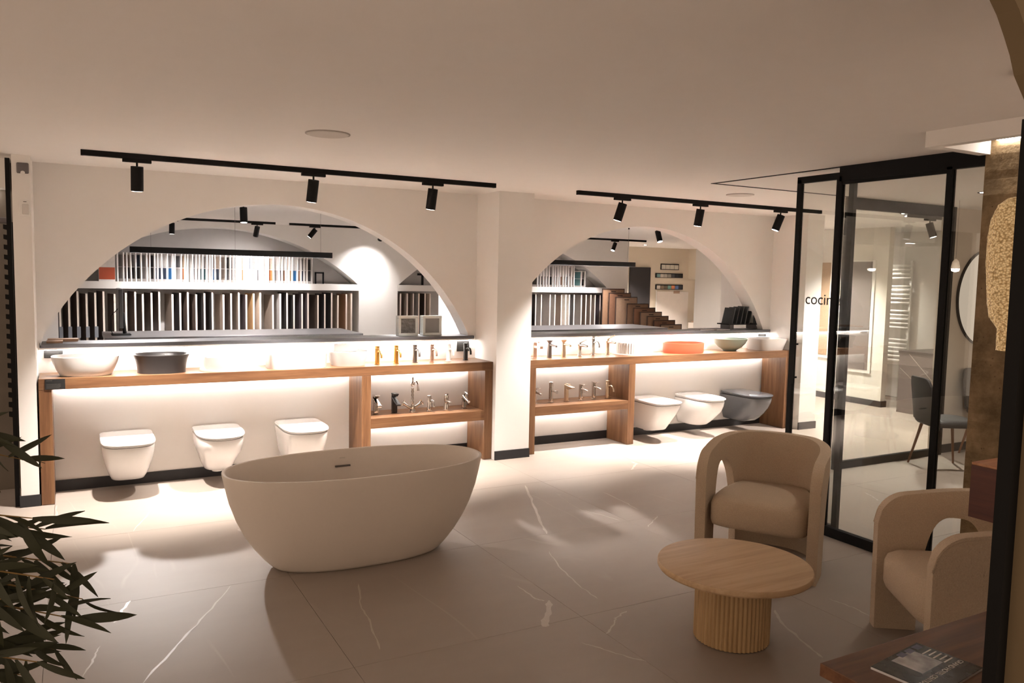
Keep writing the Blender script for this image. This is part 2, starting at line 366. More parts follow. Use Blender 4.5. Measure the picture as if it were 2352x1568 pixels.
spot(1.567, 6.55, (0.0, 0.15, -1), 'black far spotlight at the left of the wide tile niche', P_BACK*0.10, G2, col=COOL, cone=125, blend=1.0)
spot(2.82, 6.55, (-0.12, 0.4, -1), 'black far spotlight tilted left before the wide tile niche', P_BACK*0.10, G2, col=COOL, cone=125, blend=1.0)
spot(3.74, 6.55, (-0.75, 0.25, -1), 'black far spotlight tilted strongly left beside the long lamp wire', P_BACK*0.10, G2, col=COOL, cone=125, blend=1.0)
spot(4.9, 6.55, (-0.12, 0.65, -0.85), 'small far spotlight on the pale wall beside the tile niche', P_BACK*0.042, G2, col=COOL, cone=95, blend=1.0)
spot(9.79, 6.55, (-0.45, -0.1, -1), 'far spotlight tilted left seen through the right arch', P_BACK*0.3, G2, lit=True, col=COOL, cone=120, blend=1.0)

# ------------------------------------------------------------------ ceiling fittings
for (x, y, lb) in ((1.498, -2.125, 'round flush ceiling speaker above the bathtub'), (5.533, -1.192, 'round flush ceiling speaker near the right track')):
    t = thing('ceiling_speaker', lb, 'speaker', (x, y, ZC), group='ceiling speakers')
    MB().lathe([(0.0, -0.008), (0.112, -0.008), (0.116, -0.005), (0.116, 0)], n=40, cap0=False).obj('grille', mat('speaker_grille', (0.62, 0.58, 0.54), 0.8), t)
    MB().lathe([(0.117, -0.006), (0.124, -0.004), (0.124, 0), (0.117, 0)], n=40, cap0=False, cap1=False).obj('rim', mat('speaker_rim', (0.35, 0.31, 0.28), 0.6), t)

# ------------------------------------------------------------------ bowls and basins
DRAIN = mat('drain_dark', (0.05, 0.05, 0.05), 0.3, 0.8)
def bowl_mesh(prof, a, b, n, wall=0.012, inner_floor=0.02, k=56, ribs=0, ribamp=0.0):
    R = []
    def ring(sc, z, off=0.0, rib=False):
        r = sup(a*sc-off, b*sc-off, n, k, 0, 0, z)
        if rib and ribs:
            r = [(x*(1+ribamp*(math.cos(ribs*math.atan2(y, x)))), y*(1+ribamp*math.cos(ribs*math.atan2(y, x))), z) for x, y, z in r]
        return r
    for sc, z in prof: R.append(ring(sc, z, rib=True))
    H = prof[-1][1]
    R.append(ring(prof[-1][0], H+0.002, wall*0.35)); R.append(ring(prof[-1][0], H, wall))
    for sc, z in reversed(prof[1:-1]):
        if z > inner_floor+0.01: R.append(ring(sc, z, wall))
    R.append(ring(prof[0][0], inner_floor+0.008, wall*1.3)); R.append(ring(prof[0][0]*0.6, inner_floor, 0)); 
    return MB().rings(R)
def basin(name, x, y, prof, a, b, n, m, label, rz=0, wall=0.012, plate=None, ribs=0, ribamp=0, k=56, group='basins on the counters'):
    t = thing(name, label, 'basin', (x, y, HC), rz, group)
    z0 = 0.0
    if plate:
        MB().rings([sup(plate[0], plate[1], plate[2], 48, 0, 0, 0.0), sup(plate[0], plate[1], plate[2], 48, 0, 0, 0.012), sup(plate[0]-.004, plate[1]-.004, plate[2], 48, 0, 0, 0.014)]).obj('base_plate', plate[3], t); z0 = 0.014
    o = bowl_mesh([(s, z+z0) for s, z in prof], a, b, n, wall, 0.02+z0, k, ribs, ribamp).obj('bowl', m, t); autosmooth(o, 0.9)
    MB().lathe([(0.0, 0.0), (0.03, 0.0), (0.032, 0.004), (0.0, 0.006)], (0, 0, 0.02+z0), 20, False, False).obj('drain', DRAIN, t)
    return t
BLKB = mat('black_basin', (0.030, 0.026, 0.025), 0.35)
ORNG = mat('coral_basin', (0.50, 0.095, 0.045), 0.4, var=0.03)
GREEN = mat('sage_basin', (0.30, 0.36, 0.30), 0.35, var=0.04)
WPL = mat('plate_beige', (0.66, 0.55, 0.46), 0.5)
basin('countertop_basin', 0.305, 0.165, [(0.72, 0), (0.77, 0.012), (0.86, 0.05), (0.95, 0.1), (1.0, 0.145)], 0.228, 0.165, 2.8, MATTW, 'white tapered oval basin at the left end of the left counter', wall=0.008)
basin('countertop_basin', 0.83, 0.175, [(0.85, 0), (0.85, 0.02), (0.87, 0.06), (0.92, 0.105), (1.0, 0.142)], 0.205, 0.165, 2.4, BLKB, 'matt black flared basin second on the left counter', wall=0.007)
basin('countertop_basin', 1.345, 0.175, [(0.94, 0.0), (0.97, 0.02), (0.99, 0.06), (1.0, 0.098)], 0.205, 0.155, 3.0, MATTW, 'low white oval basin on a plate, third on the left counter', wall=0.01, plate=(0.232, 0.17, 2.6, WPL))
basin('countertop_basin', 1.88, 0.18, [(0.97, 0.0), (0.98, 0.02), (0.99, 0.06), (1.0, 0.12)], 0.248, 0.17, 3.6, MATTW, 'straight-sided white basin, fourth on the left counter', wall=0.01)
t = basin('countertop_basin', 2.335, 0.2, [(0.80, 0.0), (0.86, 0.03), (0.93, 0.075), (1.0, 0.125)], 0.17, 0.165, 3.0, MATTW, 'white raised-back basin beside the gold taps on the left counter', wall=0.01)
box('raised_back', MATTW, (-0.09, 0.12, 0.10, 0.165, 0.155, 0.175), t, 0.012, 3)
basin('countertop_basin', 5.46, 0.19, [(0.97, 0.0), (0.98, 0.03), (0.99, 0.08), (1.0, 0.115)], 0.21, 0.17, 2.2, MATTW, 'white ribbed round basin beside the taps on the right counter', wall=0.01, plate=(0.245, 0.185, 2.2, WPL), ribs=48, ribamp=0.012, k=240)
basin('countertop_basin', 6.14, 0.19, [(0.96, 0.0), (0.98, 0.01), (0.99, 0.06), (1.0, 0.11)], 0.255, 0.18, 2.0, ORNG, 'coral orange drum basin on the right counter', wall=0.009)
basin('countertop_basin', 6.83, 0.19, [(0.36, 0.0), (0.40, 0.012), (0.66, 0.045), (0.87, 0.09), (1.0, 0.14)], 0.215, 0.18, 2.0, GREEN, 'sage green shallow bowl basin on the right counter', wall=0.008)
basin('countertop_basin', 7.38, 0.18, [(0.78, 0.0), (0.82, 0.02), (0.91, 0.075), (1.0, 0.135)], 0.235, 0.175, 5.0, MATTW, 'white angular tapered basin at the right end of the right counter', wall=0.01)

# ------------------------------------------------------------------ toilets
def toilet(x, w, l, nf, m, label, taper=0.62, outlet=False, zt=0.405, zb=0.115, lid_n=None, square=0.0):
    t = thing('wall_hung_toilet', label, 'toilet', (x, YW, 0), group='wall-hung toilets')
    def sec(sw, sl, z, n, g=0.0):
        k = 52; out = []; hl = l*sl/2; a = w/2*sw+g
        for i in range(k):
            th = 2*PI*i/k; c, s_ = math.cos(th), math.sin(th); e = 2.0/(9 if s_ > 0 else n)
            out.append((a*math.copysign(abs(c)**e, c), -hl+hl*math.copysign(abs(s_)**(2.0/9 if s_ > 0 else 2.0/n), s_)-(g if s_ < 0 else 0), z))
        return out
    prof = [(taper*0.90, taper*0.86, zb), (taper*0.97, taper*0.95, zb+0.008), (taper+0.06, taper+0.06, zb+0.045), (taper+0.16, taper+0.18, zb+0.105), (0.91, 0.93, zb+0.175), (0.965, 0.975, zb+0.235), (0.985, 0.99, zt-0.012), (0.98, 0.985, zt)]
    if square: prof = [(taper, taper, zb), (taper+0.03, taper+0.03, zb+0.01), (taper+(1-taper)*0.4, taper+(1-taper)*0.42, zb+0.10), (taper+(1-taper)*0.75, taper+(1-taper)*0.78, zb+0.20), (0.985, 0.99, zt-0.012), (0.98, 0.985, zt)]
    autosmooth(MB().rings([sec(a, b, z, nf) for a, b, z in prof]).obj('bowl', m, t), 1.0)
    def slab(z0, z1, g, name, top):
        R = [sec(0.97, 0.975, z0, lid_n or nf, g), sec(0.985, 0.99, z0+0.004, lid_n or nf, g), sec(0.985, 0.99, z1-0.006, lid_n or nf, g), sec(0.965, 0.975, z1, lid_n or nf, g), sec(0.5, 0.75, z1+top, lid_n or nf, g)]
        o = MB().rings(R).obj(name, m, t); o.location.y = -0.012; autosmooth(o, 0.8)
    slab(zt+0.003, zt+0.016, -0.009, 'seat', 0.0); slab(zt+0.018, zt+0.036, 0.005, 'lid', 0.002)
    for s in (-1, 1): MB().tube([(s*0.09-0.025, -0.035, zt+0.016), (s*0.09+0.025, -0.035, zt+0.016)], 0.011, 12).obj('hinge', m, t)
    if outlet: autosmooth(MB().lathe([(0.02, -0.035), (0.042, -0.03), (0.055, -0.01), (0.058, 0.03)], (0, -l*0.30, zb), 24).obj('outlet', m, t))
    return t
toilet(0.575, 0.375, 0.565, 3.6, CERAM, 'white squarish wall-hung toilet at the left end of the left counter', 0.66)
toilet(1.245, 0.365, 0.555, 2.5, CERAM, 'white rounded wall-hung toilet in the middle under the left counter', 0.6, True)
toilet(1.915, 0.37, 0.565, 3.2, CERAM, 'white wall-hung toilet behind the bathtub beside the tap shelf', 0.7)
toilet(5.70, 0.36, 0.56, 5.0, CERAM, 'white angular wall-hung toilet nearest the right tap shelf', 0.64, True, square=1)
toilet(6.36, 0.365, 0.565, 2.6, CERAM, 'white rounded wall-hung toilet in the middle under the right counter', 0.62)
toilet(7.06, 0.37, 0.565, 3.4, GREYC, 'glossy grey wall-hung toilet under the right counter', 0.66)

# ------------------------------------------------------------------ taps
def tap(x, y, z, style, m, label, h=0.165):
    t = thing('basin_tap', label, 'tap', (x, y, z), group='taps on display')
    def lat(prof, name, c=(0, 0, 0), n=24): return autosmooth(MB().lathe(prof, c, n).obj(name, m, t), 0.7)
    def tb(path, r, name, n=12): return autosmooth(MB().tube(path, r, n).obj(name, m, t), 0.7)
    r = 0.021
    if style != 'classic': lat([(r+0.006, 0), (r+0.006, 0.005), (r+0.002, 0.007)], 'base_ring')
    if style in ('slim', 'gold_slim', 'tallcurve', 'round'):
        lat([(r, 0.005), (r, h-0.012), (r-0.001, h-0.010)], 'body')
        lat([(r, h-0.008), (r, h+0.01), (r-0.003, h+0.012)], 'handle')
        tb([(0, 0, h+0.004), (0.0, -0.035, h+0.012)], 0.0045, 'lever')
        q = h*0.72
        tb([(0, -0.015, q), (0, -0.06, q+0.012), (0, -0.09, q+0.008), (0, -0.108, q-0.018), (0, -0.112, q-0.045)], [0.010, 0.010, 0.010, 0.010, 0.0095], 'spout')
    elif style == 'square':
        box('body', m, (-0.02, -0.02, 0.005, 0.02, 0.02, h), t, 0.003)
        box('spout', m, (-0.017, -0.14, h*0.66, 0.017, -0.018, h*0.66+0.026), t, 0.003)
        box('lever', m, (-0.012, -0.085, h+0.002, 0.012, 0.018, h+0.012), t, 0.002)
    elif style == 'flared':
        lat([(r+0.003, 0.005), (r+0.002, h*0.82), (r, h*0.86)], 'body')
        lat([(0.014, h*0.86), (0.016, h*0.90), (0.034, h+0.004), (0.034, h+0.008)], 'handle')
        tb([(0, -0.015, h*0.78), (0, -0.085, h*0.77), (0, -0.135, h*0.76)], [0.012, 0.008, 0.007], 'spout')
        lat([(0.010, -0.012), (0.010, 0.004)], 'aerator', (0, -0.128, h*0.76), 14)
    elif style == 'lever':
        lat([(r+0.002, 0.005), (r-0.004, h*0.35), (r-0.002, h*0.7), (r+0.004, h*0.8), (r, h*0.84)], 'body')
        tb([(0, -0.01, h*0.76), (0, -0.08, h*0.79), (0, -0.135, h*0.76)], [0.016, 0.013, 0.010], 'spout')
        lat([(0.014, h*0.84), (0.012, h*0.95)], 'handle')
        tb([(0, 0.012, h*0.92), (0, -0.06, h*1.08), (0, -0.115, h*1.2)], [0.013, 0.009, 0.006], 'lever')
    elif style == 'slant':
        MB().prism([(0.024, 0.005), (-0.022, 0.005), (-0.020, h*0.55), (-0.018, h*0.62), (0.026, h*0.95)], 'x', -0.022, 0.022).obj('body', m, t, bevel=0.006, seg=3)
        MB().prism([(0.01, h*0.80), (-0.112, h*0.52), (-0.108, h*0.42), (-0.01, h*0.60)], 'x', -0.022, 0.022).obj('spout', m, t, bevel=0.006, seg=3)
        MB().prism([(0.03, h*0.94), (-0.03, h*0.86), (-0.06, h*0.99), (-0.058, h*1.03), (0.03, h*1.03)], 'x', -0.021, 0.021).obj('lever', m, t, bevel=0.005, seg=3)
    elif style == 'classic':
        H = 0.31
        lat([(0.03, 0), (0.03, 0.012), (0.018, 0.03), (0.026, 0.05), (0.013, 0.075)], 'base')
        pr = [(0.011+0.0035*(k % 2), 0.075+k*0.0165) for k in range(10)]
        lat(pr, 'twisted_column')
        lat([(0.012, 0.238), (0.019, 0.25), (0.019, 0.265), (0.010, 0.28), (0.006, 0.295), (0.010, 0.305), (0.003, 0.325)], 'finial')
        tb([(0, -0.01, 0.262), (0, -0.05, 0.285), (0, -0.09, 0.29), (0, -0.125, 0.265), (0, -0.135, 0.215)], [0.009, 0.009, 0.009, 0.009, 0.011], 'spout')
        for s in (-1, 1):
            a = tb([(0, 0, 0.03), (s*0.045, 0, 0.055), (s*0.075, 0, 0.078)], [0.016, 0.013, 0.011], 'valve_arm')
            hd = autosmooth(MB().tube([(s*0.075, 0, 0.078), (s*0.095, 0, 0.09)], [0.016, 0.012], 14).obj('cross_handle', m, t))
            MB().tube([(s*0.092, -0.028, 0.09), (s*0.092, 0.028, 0.09)], 0.006, 8).obj('cross_bar', m, hd)
            MB().tube([(s*0.078, 0, 0.112), (s*0.106, 0, 0.066)], 0.006, 8).obj('cross_bar', m, hd)
    elif style == 'cone':
        lat([(r, 0.005), (r, h*0.74), (r-0.0015, h*0.745), (r-0.0015, h*0.76), (r, h*0.765), (r, h), (r-0.004, h+0.003)], 'body')
        tb([(0, -0.016, h*0.58), (0, -0.07, h*0.60), (0, -0.118, h*0.585)], [0.007, 0.011, 0.017], 'spout', 16)
    elif style == 'waterfall':
        box('body', m, (-0.018, -0.014, 0.005, 0.018, 0.022, h*0.86), t, 0.006, 3)
        MB().prism([(0.022, h*0.80), (-0.04, h*0.72), (-0.125, h*0.84), (-0.125, h*0.90), (0.022, h*0.99)], 'x', -0.018, 0.018).obj('spout', m, t, bevel=0.006, seg=3)
        box('lever', m, (-0.016, -0.05, h*1.0, 0.016, 0.022, h*1.03), t, 0.003)
    elif style == 'mixer':
        lat([(r, 0.005), (r, h*0.78), (r-0.002, h*0.79), (r-0.002, h*0.81), (r, h*0.82), (r, h*0.94)], 'body')
        tb([(0, -0.015, h*0.68), (0, -0.07, h*0.68), (0, -0.125, h*0.64)], [0.011, 0.009, 0.0075], 'spout')
        box('lever', m, (-0.021, -0.07, h*0.945, 0.021, 0.02, h*0.975), t, 0.004)
    elif style == 'bulb':
        lat([(r+0.004, 0.005), (r+0.002, h*0.3), (r-0.004, h*0.5), (r, h*0.62), (r+0.002, h*0.8), (r-0.004, h*0.97), (0.006, h)], 'body')
        tb([(0, -0.01, h*0.55), (0, -0.06, h*0.58), (0, -0.105, h*0.54)], [0.016, 0.013, 0.012], 'spout')
        tb([(0, 0.0, h*0.97), (0, -0.035, h*1.03)], 0.006, 'lever')
    elif style == 'angled':
        MB().prism([(0.022, 0.005), (-0.02, 0.005), (-0.018, h*0.45), (0.022, h*0.8)], 'x', -0.021, 0.021).obj('body', m, t, bevel=0.01, seg=3)
        tb([(0, 0.012, h*0.78), (0, -0.05, h*0.62), (0, -0.105, h*0.52)], [0.018, 0.016, 0.013], 'spout')
        tb([(0, 0.015, h*0.9), (0, -0.03, h*1.04), (0, -0.075, h*0.98)], [0.014, 0.012, 0.008], 'lever')
        tb([(0, 0.015, h*0.7), (0, 0.015, h*0.95)], 0.016, 'neck')
Tz = HC
tap(2.593, 0.16, Tz, 'slim', GOLD, 'brushed gold tap nearest the raised-back white basin', 0.15)
tap(2.774, 0.17, Tz, 'slim', GOLD, 'brushed gold tap between the other gold tap and the gunmetal one', 0.15)
tap(2.958, 0.18, Tz, 'slim', GUN, 'dark gunmetal slim tap on the left counter', 0.15)
tap(3.130, 0.19, Tz, 'slim', ROSE, 'rose nickel slim tap on the left counter', 0.15)
tap(3.300, 0.19, Tz, 'slim', MWHT, 'white slim tap on the left counter', 0.15)
tap(3.490, 0.22, Tz, 'slim', MBLK, 'matt black slim tap at the right end of the left counter', 0.15)
tap(4.222, 0.18, Tz, 'square', ROSE, 'square rose nickel tap at the left end of the right counter', 0.155)
tap(4.392, 0.17, Tz, 'flared', GUN, 'gunmetal tap with flared top on the right counter', 0.165)
tap(4.571, 0.19, Tz, 'flared', NICK, 'champagne nickel tap with flared top on the right counter', 0.165)
tap(4.761, 0.18, Tz, 'lever', CHROME, 'chrome waisted tap with raised lever on the right counter', 0.15)
tap(4.965, 0.24, Tz, 'tallcurve', CHROME, 'tall slim chrome tap with drooping spout on the right counter', 0.185)
tap(5.160, 0.25, Tz, 'lever', NICK, 'large lever tap beside the ribbed white basin', 0.175)
Sz = 0.468
tap(2.600, 0.215, Sz, 'slant', CHROME, 'chrome slanted tap at the left of the left shelf', 0.17)
tap(2.778, 0.215, Sz, 'slant', MBLK, 'matt black slanted tap on the left shelf', 0.175)
tap(2.940, 0.18, Sz, 'classic', CHROME, 'tall classic chrome tap with two cross handles on the left shelf')
tap(3.103, 0.175, Sz, 'round', CHROME, 'round chrome tap with short spout right of the classic tap', 0.135)
tap(3.270, 0.165, Sz, 'bulb', CHROME, 'chrome bulbous tap second from the right on the left shelf', 0.15)
tap(3.462, 0.18, Sz, 'angled', CHROME, 'chrome angled tap at the right end of the left shelf', 0.15)
tap(4.235, 0.17, Sz, 'mixer', CHROME, 'chrome tap half hidden behind the left leg of the right counter', 0.17)
tap(4.432, 0.19, Sz, 'cone', CHROME, 'tall chrome tap with a cone spout on the right shelf', 0.205)
tap(4.628, 0.20, Sz, 'waterfall', NICK, 'champagne waterfall tap on the right shelf', 0.175)
tap(4.800, 0.20, Sz, 'mixer', CHROME, 'shorter chrome mixer tap right of the waterfall tap', 0.175)
tap(4.986, 0.235, Sz, 'mixer', CHROME, 'taller chrome mixer tap left of the bronze tap', 0.185)
tap(5.148, 0.215, Sz, 'tallcurve', NICK, 'slim bronze tap with curved spout at the right end of the shelf', 0.175)

# ------------------------------------------------------------------ cards, sensors, ledge objects
def card(x0, z0, x1, z1, y, label, lines=4):
    t = thing('info_card', label, 'sign', ((x0+x1)/2, y, z0), group='black info cards'); w = (x1-x0)/2; h = z1-z0
    box('plate', CARD, (-w, -0.006, 0, w, 0, h), t)
    box('heading_print', PRINT, (-w+0.008, -0.0066, h*0.84, -w+0.008+w*0.6, -0.006, h*0.84+0.004), t)
    for k in range(lines): box('text_line_print', PRINT, (-w+0.008, -0.0066, h*0.12+k*0.009, w*(0.55-0.1*(k == 0)), -0.006, h*0.12+k*0.009+0.0025), t)
card(0.028, 1.037, 0.155, 1.118, YW-0.001, 'black info card on the wall above the first white basin')
card(3.475, 0.992, 3.606, 1.112, YW-0.001, 'black info card on the wall behind the black tap', 7)
card(7.478, 1.040, 7.60, 1.110, YW-0.001, 'black info card on the wall above the angular white basin')
card(0.041, 0.848, 0.168, 0.922, -0.0005, 'black info card on the front edge of the left counter')
t = thing('wall_sensor', 'white motion sensor on the left pier', 'sensor', (-0.051, 0.01, 2.08))
MB().rings([sup(0.031, 0.055, 5, 28), ]) if False else None
box('housing', WHPL, (-0.032, -0.02, 0, 0.030, 0, 0.115), t, 0.008, 3); box('window', mat('sensor_window', (0.62, 0.59, 0.56), 0.35), (-0.016, -0.032, 0.012, 0.027, -0.018, 0.085), t, 0.008, 3)
box('slot', DRAIN, (-0.008, -0.0215, 0.098, 0.012, -0.0195, 0.102), t)
t = thing('alarm_panel', 'dark grey rounded alarm reader high on the left pier', 'sensor', (-0.057, 0.01, 2.375))
box('housing', GREYW, (-0.037, -0.018, 0, 0.037, 0, 0.075), t, 0.014, 4); MB().tube([(0, -0.019, 0.004), (0, -0.012, 0.004)], 0.014, 16).obj('light_ring', WHPL, t)

# glass blocks on the left ledge
def glass_block(x, label, wavy):
    t = thing('glass_block', label, 'glass block', (x, 0.50, LED), group='glass blocks on the ledge'); a = 0.098; h = 0.19
    fr = MB(); q = 0.026
    fr.box(-a, -0.04, 0, a, 0.04, q).box(-a, -0.04, h-q, a, 0.04, h).box(-a, -0.04, q, -a+q, 0.04, h-q).box(a-q, -0.04, q, a, 0.04, h-q)
    fr.obj('rim', GBLK, t, bevel=0.004)
    pm = mat('glass_wavy' if wavy else 'glass_frosted', (0.20, 0.205, 0.21) if wavy else (0.30, 0.30, 0.30), 0.12 if wavy else 0.3, var=0.75 if wavy else 0.15, scale=28 if wavy else 6, bump=1.0 if wavy else 0.1, bscale=30)
    for s in (-1, 1): box('pane', pm, (-a+q, s*0.026-0.005, q, a-q, s*0.026+0.005, h-q), t)
glass_block(3.003, 'glass block with wavy dark relief on the left ledge', True)
glass_block(3.249, 'frosted glass block beside the wavy one on the left ledge', False)
BRWN = mat('wood_sample', (0.42, 0.27, 0.18), 0.5, var=0.2, scale=30)
for (b, lb) in (((0.045, 0.44, 0, 0.155, 0.56, 0.016), 'short wooden sample strip on the left end of the ledge'), ((0.05, 0.57, 0, 0.26, 0.655, 0.022), 'long wooden sample strip on the left end of the ledge')):
    cx = (b[0]+b[3])/2; cy = (b[1]+b[4])/2
    t = thing('wood_sample', lb, 'sample', (cx, cy, LED), 0, 'wooden sample strips')
    box('core', BRWN, (b[0]-cx, b[1]-cy, 0, b[3]-cx, b[4]-cy, b[5]*0.7), t); box('veneer', mat('wood_sample_top', (0.5, 0.33, 0.23), 0.45), (b[0]-cx, b[1]-cy, b[5]*0.7, b[3]-cx, b[4]-cy, b[5]), t)
t = thing('woven_sample', 'small beige woven sample block at the left end of the right ledge', 'sample', (4.16, 0.44, LED))
wv = mat('woven_beige', (0.55, 0.40, 0.30), 0.7, var=0.3, scale=120)
for k in range(7): box('cane_strip', wv, (-0.075+k*0.021, -0.02, 0, -0.058+k*0.021, 0.02, 0.075), t, 0.003)
# black tray rack on the right ledge
t = thing('sample_rack', 'black rack of leaning black trays on the right ledge', 'rack', (7.33, 0.56, LED))
box('base_board', BLACK, (-0.27, -0.10, 0.055, 0.27, 0.10, 0.068), t)
for s in (-0.2, 0.22): box('foot', GREYW, (s-0.03, -0.08, 0, s+0.03, 0.08, 0.055), t)
for k in range(5):
    x0 = -0.20+k*0.07
    MB().prism([(x0-0.012, 0.069), (x0+0.004, 0.069), (x0+0.05, 0.255+0.006*k), (x0+0.034, 0.255+0.006*k)], 'y', -0.085, 0.085).obj('tray', mat('black_tray', (0.02, 0.022, 0.024), 0.5, bump=0.2, bscale=60), t)
    
box('front_tray', MATS['black_tray'], (0.13, -0.098, 0.07, 0.245, -0.088, 0.26), t, 0.008)
box('tray_relief', BLACK, (0.15, -0.101, 0.12, 0.225, -0.097, 0.215), t)
PAPER = mat('paper', (0.72, 0.70, 0.70), 0.5); COVER = mat('dark_cover', (0.10, 0.085, 0.11), 0.35, var=0.4, scale=15)
for (x, y, z, m_, lb) in ((6.93, 0.52, 0.0, COVER, 'dark magazine lying on the right ledge in front of the tray rack'), (6.69, 0.53, 0.0, mat('grey_cover', (0.2, 0.18, 0.19), 0.4, var=0.4, scale=12), 'grey brochure left of the dark magazine on the right ledge')):
    t = thing('magazine', lb, 'magazine', (x, y, LED+z), group='magazines on the ledge'); box('pages', PAPER, (-0.105, -0.11, 0, 0.105, 0.11, 0.009), t); box('cover', m_, (-0.106, -0.112, 0.009, 0.106, 0.112, 0.011), t)

# ------------------------------------------------------------------ bathtub
t = thing('bathtub', 'large matt off-white freestanding oval bathtub in the middle of the floor', 'bathtub', (1.745, -1.955, 0))
A, B, Hh = 0.80, 0.392, 0.585
prof = [(0.60, 0.53, 0.0), (0.635, 0.565, 0.004), (0.665, 0.60, 0.02), (0.72, 0.665, 0.065), (0.785, 0.745, 0.13), (0.85, 0.825, 0.21), (0.905, 0.89, 0.30), (0.95, 0.945, 0.40), (0.98, 0.98, 0.50), (1.0, 1.0, Hh-0.006), (0.998, 0.997, Hh)]
R = [sup(A*a, B*b, 2.25, 96, 0, 0, z) for a, b, z in prof]
R.append(sup(A*0.994-0.008, B-0.010, 2.25, 96, 0, 0, Hh+0.001)); R.append(sup(A-0.020, B-0.020, 2.25, 96, 0, 0, Hh-0.004))
for a, b, z in reversed(prof[4:-2]): R.append(sup(A*a-0.024, B*b-0.024, 2.25, 96, 0, 0, z))
R.append(sup(A*0.70, B*0.64, 2.25, 96, 0, 0, 0.105)); R.append(sup(A*0.5, B*0.45, 2.25, 96, 0, 0, 0.097))
autosmooth(MB().rings(R).obj('tub_shell', BATHM, t), 1.0)
MB().lathe([(0.0, 0), (0.034, 0), (0.036, 0.004), (0, 0.006)], (0, 0, 0.097), 24, False, False).obj('drain', CHROME, t)
o = box('overflow_slot', mat('slot_dark', (0.10, 0.08, 0.07), 0.5), (-0.05, 0.338, 0.476, 0.05, 0.352, 0.486), t)
box('maker_mark', mat('slot_mark', (0.5, 0.45, 0.4), 0.5), (-0.018, 0.352, 0.530, 0.018, 0.3565, 0.534), t)

